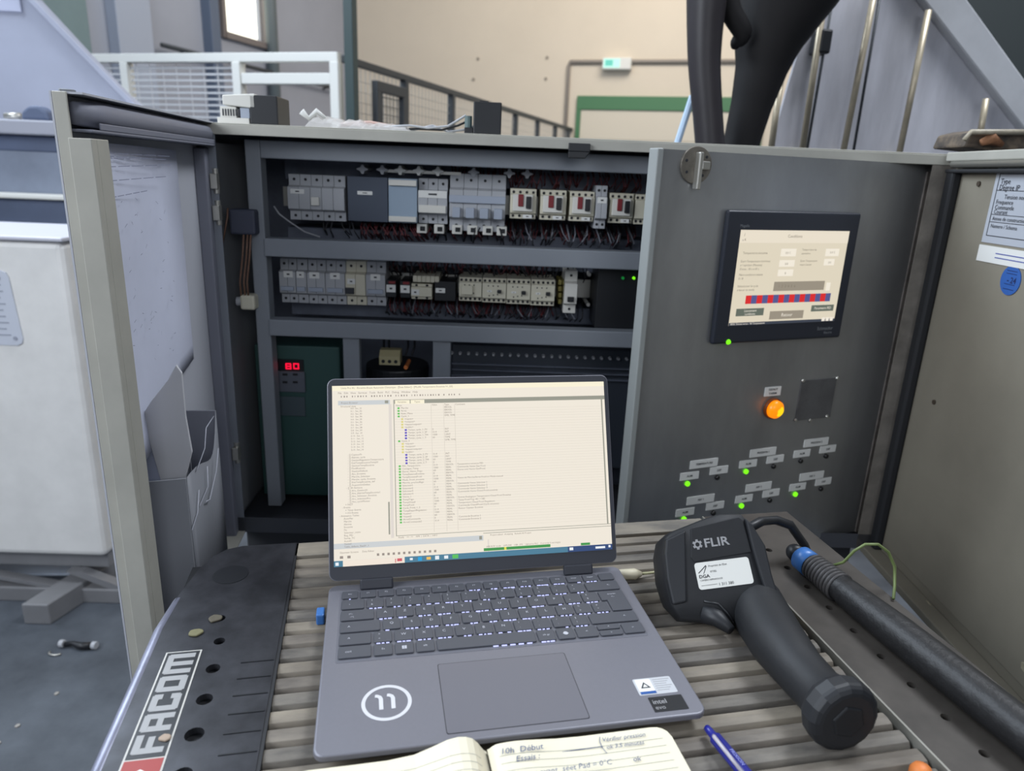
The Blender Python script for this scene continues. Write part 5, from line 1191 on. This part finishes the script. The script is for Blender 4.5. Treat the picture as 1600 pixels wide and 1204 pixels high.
st(g, 'File   Edit   View   Services   Tools   Build   PLC   Debug   Window   Help', .02, .042, .0028)
st(g, 'Project Browser', .03, .098, .0026); st(g, 'Structural view', .028, .118, .0026)
st(g, 'Variables', .226, .099, .0026); st(g, 'Types', .286, .099, .0026)
st(g, 'Project edited : Analyzing   Rebuild All Project', .545, .876, .0024); st(g, 'HMI R/W mode    OFFLINE    USB : SYS    Upload to PLC    0 error(s) 0 warning(s)', .53, .94, .0024)
st(g, 'Operator Screens     Data Editor', .02, .925, .0026); st(g, 'Taper ici pour rechercher', .05, .985, .0034)
st(g, 'Ready    <<  >>    HMI  |  DATA  |  INFO', .22, .86, .0024)
stuff(g.build('browser_text', e_dk if False else e_ink, lid))
g = MB()
random.seed(9)
for k in range(46):
    u = .03 + k * .0095
    if random.random() < .75: g.box(sx0_ + SWl * u, sx0_ + SWl * (u + random.uniform(.002, .005)), sy1_ - SHl * (.066 if True else 0), sy1_ - SHl * .057, .0006, .0007)
for k in range(12):
    u = .145 + k * .018; g.box(sx0_ + SWl * u, sx0_ + SWl * (u + .008), sy1_ - SHl * .953, sy1_ - SHl * .94, .0006, .0007)
for u in (.02, .045): g.box(sx0_ + SWl * u, sx0_ + SWl * (u + .011), sy1_ - SHl * .957, sy1_ - SHl * .943, .0006, .0007)
stuff(g.build('toolbar_icons', emis('s_tool', C(150, 140, 132), 1), lid))
# ------------------------------------------------------------------ notebook
NB = Fr(LP.M @ Matrix.Translation((.1295, -.009, 0)) @ Matrix.Rotation(math.radians(1.0), 4, 'Z'))
t = thing('notebook', 'open ruled notebook with blue handwriting in front of the laptop', 'notebook', NB.M)
PW, PH_ = .146, .2
def prof(u, side):      # page height by distance from the gutter
    if side > 0: return .0165 + .004 * math.exp(-((u - .02) / .03) ** 2) - .0035 * math.exp(-(u / .004) ** 2)
    return .0165 + .0105 * math.exp(-((u - .022) / .026) ** 2) - .010 * math.exp(-(u / .007) ** 2) + .002 * u / PW
for side in (-1, 1):
    vs = []; fs = []; us = [0, .002, .004, .007, .011, .016, .022, .03, .04, .055, .075, .1, .12, .132, .138, .142, .1445, PW]
    n = len(us)
    for i, u in enumerate(us):
        z = prof(u, side); r = .012; yt = 0.0
        if u > PW - r: yt = -(r - math.sqrt(max(0, r * r - (u - (PW - r)) ** 2)))
        yt += (.004 * math.exp(-((u - .02) / .025) ** 2) if side < 0 else 0)
        vs += [(side * u, yt, z), (side * u, -PH_, z), (side * u, yt, .0015), (side * u, -PH_, .0015)]
    for i in range(n - 1):
        a = 4 * i; b = a + 4
        F_ = [(a, a + 1, b + 1, b), (a + 2, b + 2, b + 3, a + 3), (a, b, b + 2, a + 2), (a + 1, a + 3, b + 3, b + 1)]
        fs += F_ if side > 0 else [f[::-1] for f in F_]
    a = 4 * (n - 1); fs.append((a, a + 1, a + 3, a + 2) if side > 0 else (a + 2, a + 3, a + 1, a))
    MB().add(vs, fs).build('page_block', m_note, t)
    g = MB()
    for k in range(14):
        y = -.0125 - k * .0072
        for i in range(n - 4):
            u0_, u1_ = us[i], us[i + 1]
            if u0_ < .006: continue
            g.add([(side * u0_, y, prof(u0_, side) + .00012), (side * u1_, y, prof(u1_, side) + .00012), (side * u1_, y + .00035, prof(u1_, side) + .00012), (side * u0_, y + .00035, prof(u0_, side) + .00012)], [(0, 1, 2, 3) if side > 0 else (3, 2, 1, 0)])
    stuff(g.build('ruled_lines', m_line, t))
MB().prism(rrect(-PW - .002, PW + .002, -PH_ - .002, .001, .01), 0, .0015).build('cover', m_blk, t)
g = MB()
for s_, u, y, z_, sh in (('10h  Début', .008, -.0095, .0078, .2), ('Essais :', .018, -.0180, .0072, .25), ('Vérifier pression', .089, -.0075, .0058, .35), ('ok 3.5 minutes', .090, -.0150, .0056, .35), ('Temps avant  séet Pad = 0°C', .014, -.0325, .0068, .25), ('ok', .106, -.0295, .0066, .3), ('Relevé mesure sonde', .012, -.041, .0068, .25)):
    text(g, s_, z_, on_top(u, y, prof(max(u, .03), 1) + .0007 + .0006), shear=sh, sx=.92)
q = [(.0885, -.004), (.0868, -.009), (.0868, -.015), (.0885, -.0205)]
for a, b in zip(q, q[1:]): g.add([(a[0], a[1], .0178), (b[0], b[1], .0178), (b[0] + .0006, b[1], .0178), (a[0] + .0006, a[1], .0178)], [(0, 1, 2, 3)])
g.box(.006, .088, -.0135, -.0131, .0172, .0175)
stuff(g.build('handwriting', m_penink, t))
# ------------------------------------------------------------------ pen
a = bz(1104, 1136, .008); b = bz(1176, 1222, .008); d = (b - a).normalized(); d.z = 0
t = thing('ballpoint_pen', 'blue ballpoint pen with clear clip lying right of the notebook', 'pen', B.M)
MB().tube([a, a + d * .004, a + d * .010, a + d * .012, a + d * .1, a + d * .13], [.0028, .0032, .0033, .0052, .0056, .003], 14).build('barrel', m_pen, t, smooth=True)
sd_ = Vector((-d.y, d.x, 0)) * -1
c0 = a + sd_ * .003 + d * .013; 
MB().tube([c0 + Vector((0, 0, .004)), c0 + d * .004 + Vector((0, 0, .0075)) + sd_ * .003, c0 + d * .04 + Vector((0, 0, .006)) + sd_ * .003], [.0016, .0017, .0014], 8).build('clip', m_penc, t, smooth=True)
g = MB()
ang = math.atan2(d.y, d.x)
text(g, 'FRIXION', .0042, Matrix.Translation(a + d * .03 + Vector((0, 0, .0057))) @ Matrix.Rotation(ang, 4, 'Z'))
stuff(g.build('pen_print', mat('pen_white', C(150, 156, 220), .4), t))
# ------------------------------------------------------------------ thermal camera
t = thing('thermal_camera', 'black pistol grip thermal camera with white asset sticker lying right of the laptop', 'thermal camera', B.M)
TILT = math.radians(52)
Bi = B.M.to_3x3().inverted()
hn = (Bi @ Vector((.04, -math.sin(TILT), math.cos(TILT)))).normalized()
ho = B.z(1092, 974, .010)
def hpl(x, y, off=0):            # point on the head's slanted face
    o_ = B.I @ CP; d_ = Bi @ ray(x, y); q_ = ho + hn * off
    return o_ + d_ * ((q_ - o_).dot(hn) / d_.dot(hn))
hp = [(1040, 838), (1050, 829), (1078, 818), (1100, 809), (1125, 801), (1160, 800), (1170, 813), (1190, 842), (1202, 864), (1209, 900), (1220, 935), (1206, 965), (1150, 972), (1122, 974), (1062, 970), (1048, 945), (1040, 905), (1036, 862)]
P_ = [hpl(x, y) for x, y in hp]
cen = sum(P_, Vector()) / len(P_)
vs = []; fs = []; n = len(P_)
levels = ((.9, -.058), (.97, -.05), (1.0, -.03), (1.0, -.010), (.985, -.004), (.95, 0), (.5, .0006))
for s_, d_ in levels:
    for p in P_:
        q_ = cen + (p - cen) * s_ + hn * d_; q_.z = max(q_.z, .002); vs.append(q_)
for l in range(len(levels) - 1):
    for i in range(n):
        j = (i + 1) % n; fs.append((l * n + j, l * n + i, (l + 1) * n + i, (l + 1) * n + j))
fs.append([(len(levels) - 1) * n + i for i in range(n)][::-1]); fs.append(list(range(n)))
if (P_[1] - P_[0]).cross(P_[5] - P_[1]).dot(hn) > 0: fs = [list(f)[::-1] for f in fs]
o = MB().add(vs, fs).build('head', m_flir, t, smooth=True)
# handle
def bp(x, y, z): v = B.z(x, y, z); return Vector((v.x, v.y, z))
hc = [hpl(1158, 905, -.046), hpl(1180, 946, -.027), bp(1216, 1004, .026), bp(1250, 1047, .028), bp(1280, 1080, .028), bp(1300, 1100, .030), bp(1310, 1111, .031), bp(1319, 1120, .031)]
MB().tube(hc, [.024, .0305, .0265, .0225, .0215, .0245, .027, .024], 20).build('handle', m_flir, t, smooth=True)
dE = (hc[-1] - hc[-3]).normalized()
e0 = hc[-2]; 
MB().tube([e0 - dE * .012, e0 - dE * .004, e0 + dE * .008, e0 + dE * .0125], [.026, .0305, .0305, .0255], 16).build('battery_cap', m_flir2, t, bevel=.003)
MB().tube([e0 + dE * .0120, e0 + dE * .0138], [.0155, .014], 6).build('cap_catch', m_flir, t, bevel=.001)
MB().tube([bp(1098, 958, .014), bp(1122, 966, .014), bp(1142, 984, .012)], [.010, .009, .005], 10).build('trigger', m_flir2, t, smooth=True)
# local frame of the slanted face
l4 = [hpl(x, y, .001) for x, y in ((1085.4, 879.6), (1170.8, 869), (1177.6, 910.7), (1093, 921.6))]
ux = ((l4[1] - l4[0]) + (l4[2] - l4[3])) / 2; uy0 = ((l4[0] - l4[3]) + (l4[1] - l4[2])) / 2
lw_ = ux.length; lh_ = uy0.length; ux = ux.normalized(); uy = hn.cross(ux).normalized()
def face_m(p): return Matrix(((ux.x, uy.x, hn.x, p.x), (ux.y, uy.y, hn.y, p.y), (ux.z, uy.z, hn.z, p.z), (0, 0, 0, 1)))
FM = face_m(ho); FI = FM.inverted()
def face_poly(pts, off=.003): return [tuple((FI @ hpl(x, y, off)).to_2d()) for x, y in pts]
MB().prism(face_poly(((1164, 808), (1175, 818), (1196, 852), (1206, 896), (1219, 938), (1204, 944), (1190, 905), (1176, 858))), -.02, .004, M=FM).build('lens_ridge', m_flir2, t, bevel=.002)
MB().prism(face_poly(((1041, 842), (1072, 827), (1074, 940), (1052, 945), (1043, 905), (1039, 865))), -.02, .0025, M=FM).build('screen_side', m_flir2, t, bevel=.002)
MB().prism(face_poly(((1080, 824), (1155, 806), (1162, 812), (1176, 862), (1086, 878), (1080, 870))), -.01, .0012, M=FM).build('logo_panel', m_flir, t, bevel=.001)
g = MB().tube([hpl(1100, 939, .001), hpl(1122, 943, .001), hpl(1136, 957, .001), hpl(1148, 975, .0)], .0012, 6)
g.build('seam', m_blk, t, smooth=True)
LM = B.M @ face_m(l4[3]) @ Matrix.Translation((0, 0, -.0006))
t2 = thing('asset_sticker', 'white rounded asset sticker reading DGA on the thermal camera', 'sticker', LM)
MB().prism(rrect(0, lw_, 0, lh_, .003, 4), 0, .0006).build('sheet', m_white, t2)
g = MB()
text(g, 'DGA', lh_ * .17, on_top(lw_ * .04, lh_ * .47, .0008), bold=.02, sx=1.15)
text(g, 'Propriété de l\'Etat', lh_ * .1, on_top(lw_ * .24, lh_ * .83, .0008), shear=.2)
text(g, '07382', lh_ * .1, on_top(lw_ * .26, lh_ * .62, .0008)); text(g, 'CAMERA INFRAROUGE', lh_ * .085, on_top(lw_ * .05, lh_ * .33, .0008))
text(g, '1 311 380', lh_ * .15, on_top(lw_ * .36, lh_ * .12, .0008)); g.box(lw_ * .05, lw_ * .34, lh_ * .14, lh_ * .15, .0006, .0008)
g.prism([(lw_ * .04, lh_ * .62), (lw_ * .055, lh_ * .61), (lw_ * .21, lh_ * .86), (lw_ * .2, lh_ * .88)], .0006, .0008)
g.prism([(lw_ * .13, lh_ * .57), (lw_ * .14, lh_ * .57), (lw_ * .215, lh_ * .84), (lw_ * .2, lh_ * .84)], .0006, .0008)
stuff(g.build('print', m_blk, t2))
v = hpl(1109, 848, .0012)
g = MB(); LMt = face_m(v) @ Matrix.Translation((0, 0, .0002))
text(g, 'FLIR', .0125, LMt @ Matrix.Translation((-.0065, 0, 0)), bold=.02, sx=1.2)
for k in range(6):
    a_ = math.radians(60 * k); g.box(-.0016, .0016, .0035, .0065, -.0001, .0002, M=LMt @ Matrix.Translation((-.0135, .0, 0)) @ Matrix.Scale(.8, 4) @ Matrix.Rotation(a_, 4, 'Z'))
ringM = MB(); ring(ringM, 0, 0, .0028, .0048, 0, .0003, n=18); g.add(ringM.v, ringM.f, LMt @ Matrix.Translation((-.0135, 0, 0)) @ Matrix.Scale(.8, 4))
stuff(g.build('maker_lettering', m_logo, t))
bpy.data.objects.remove(_to)
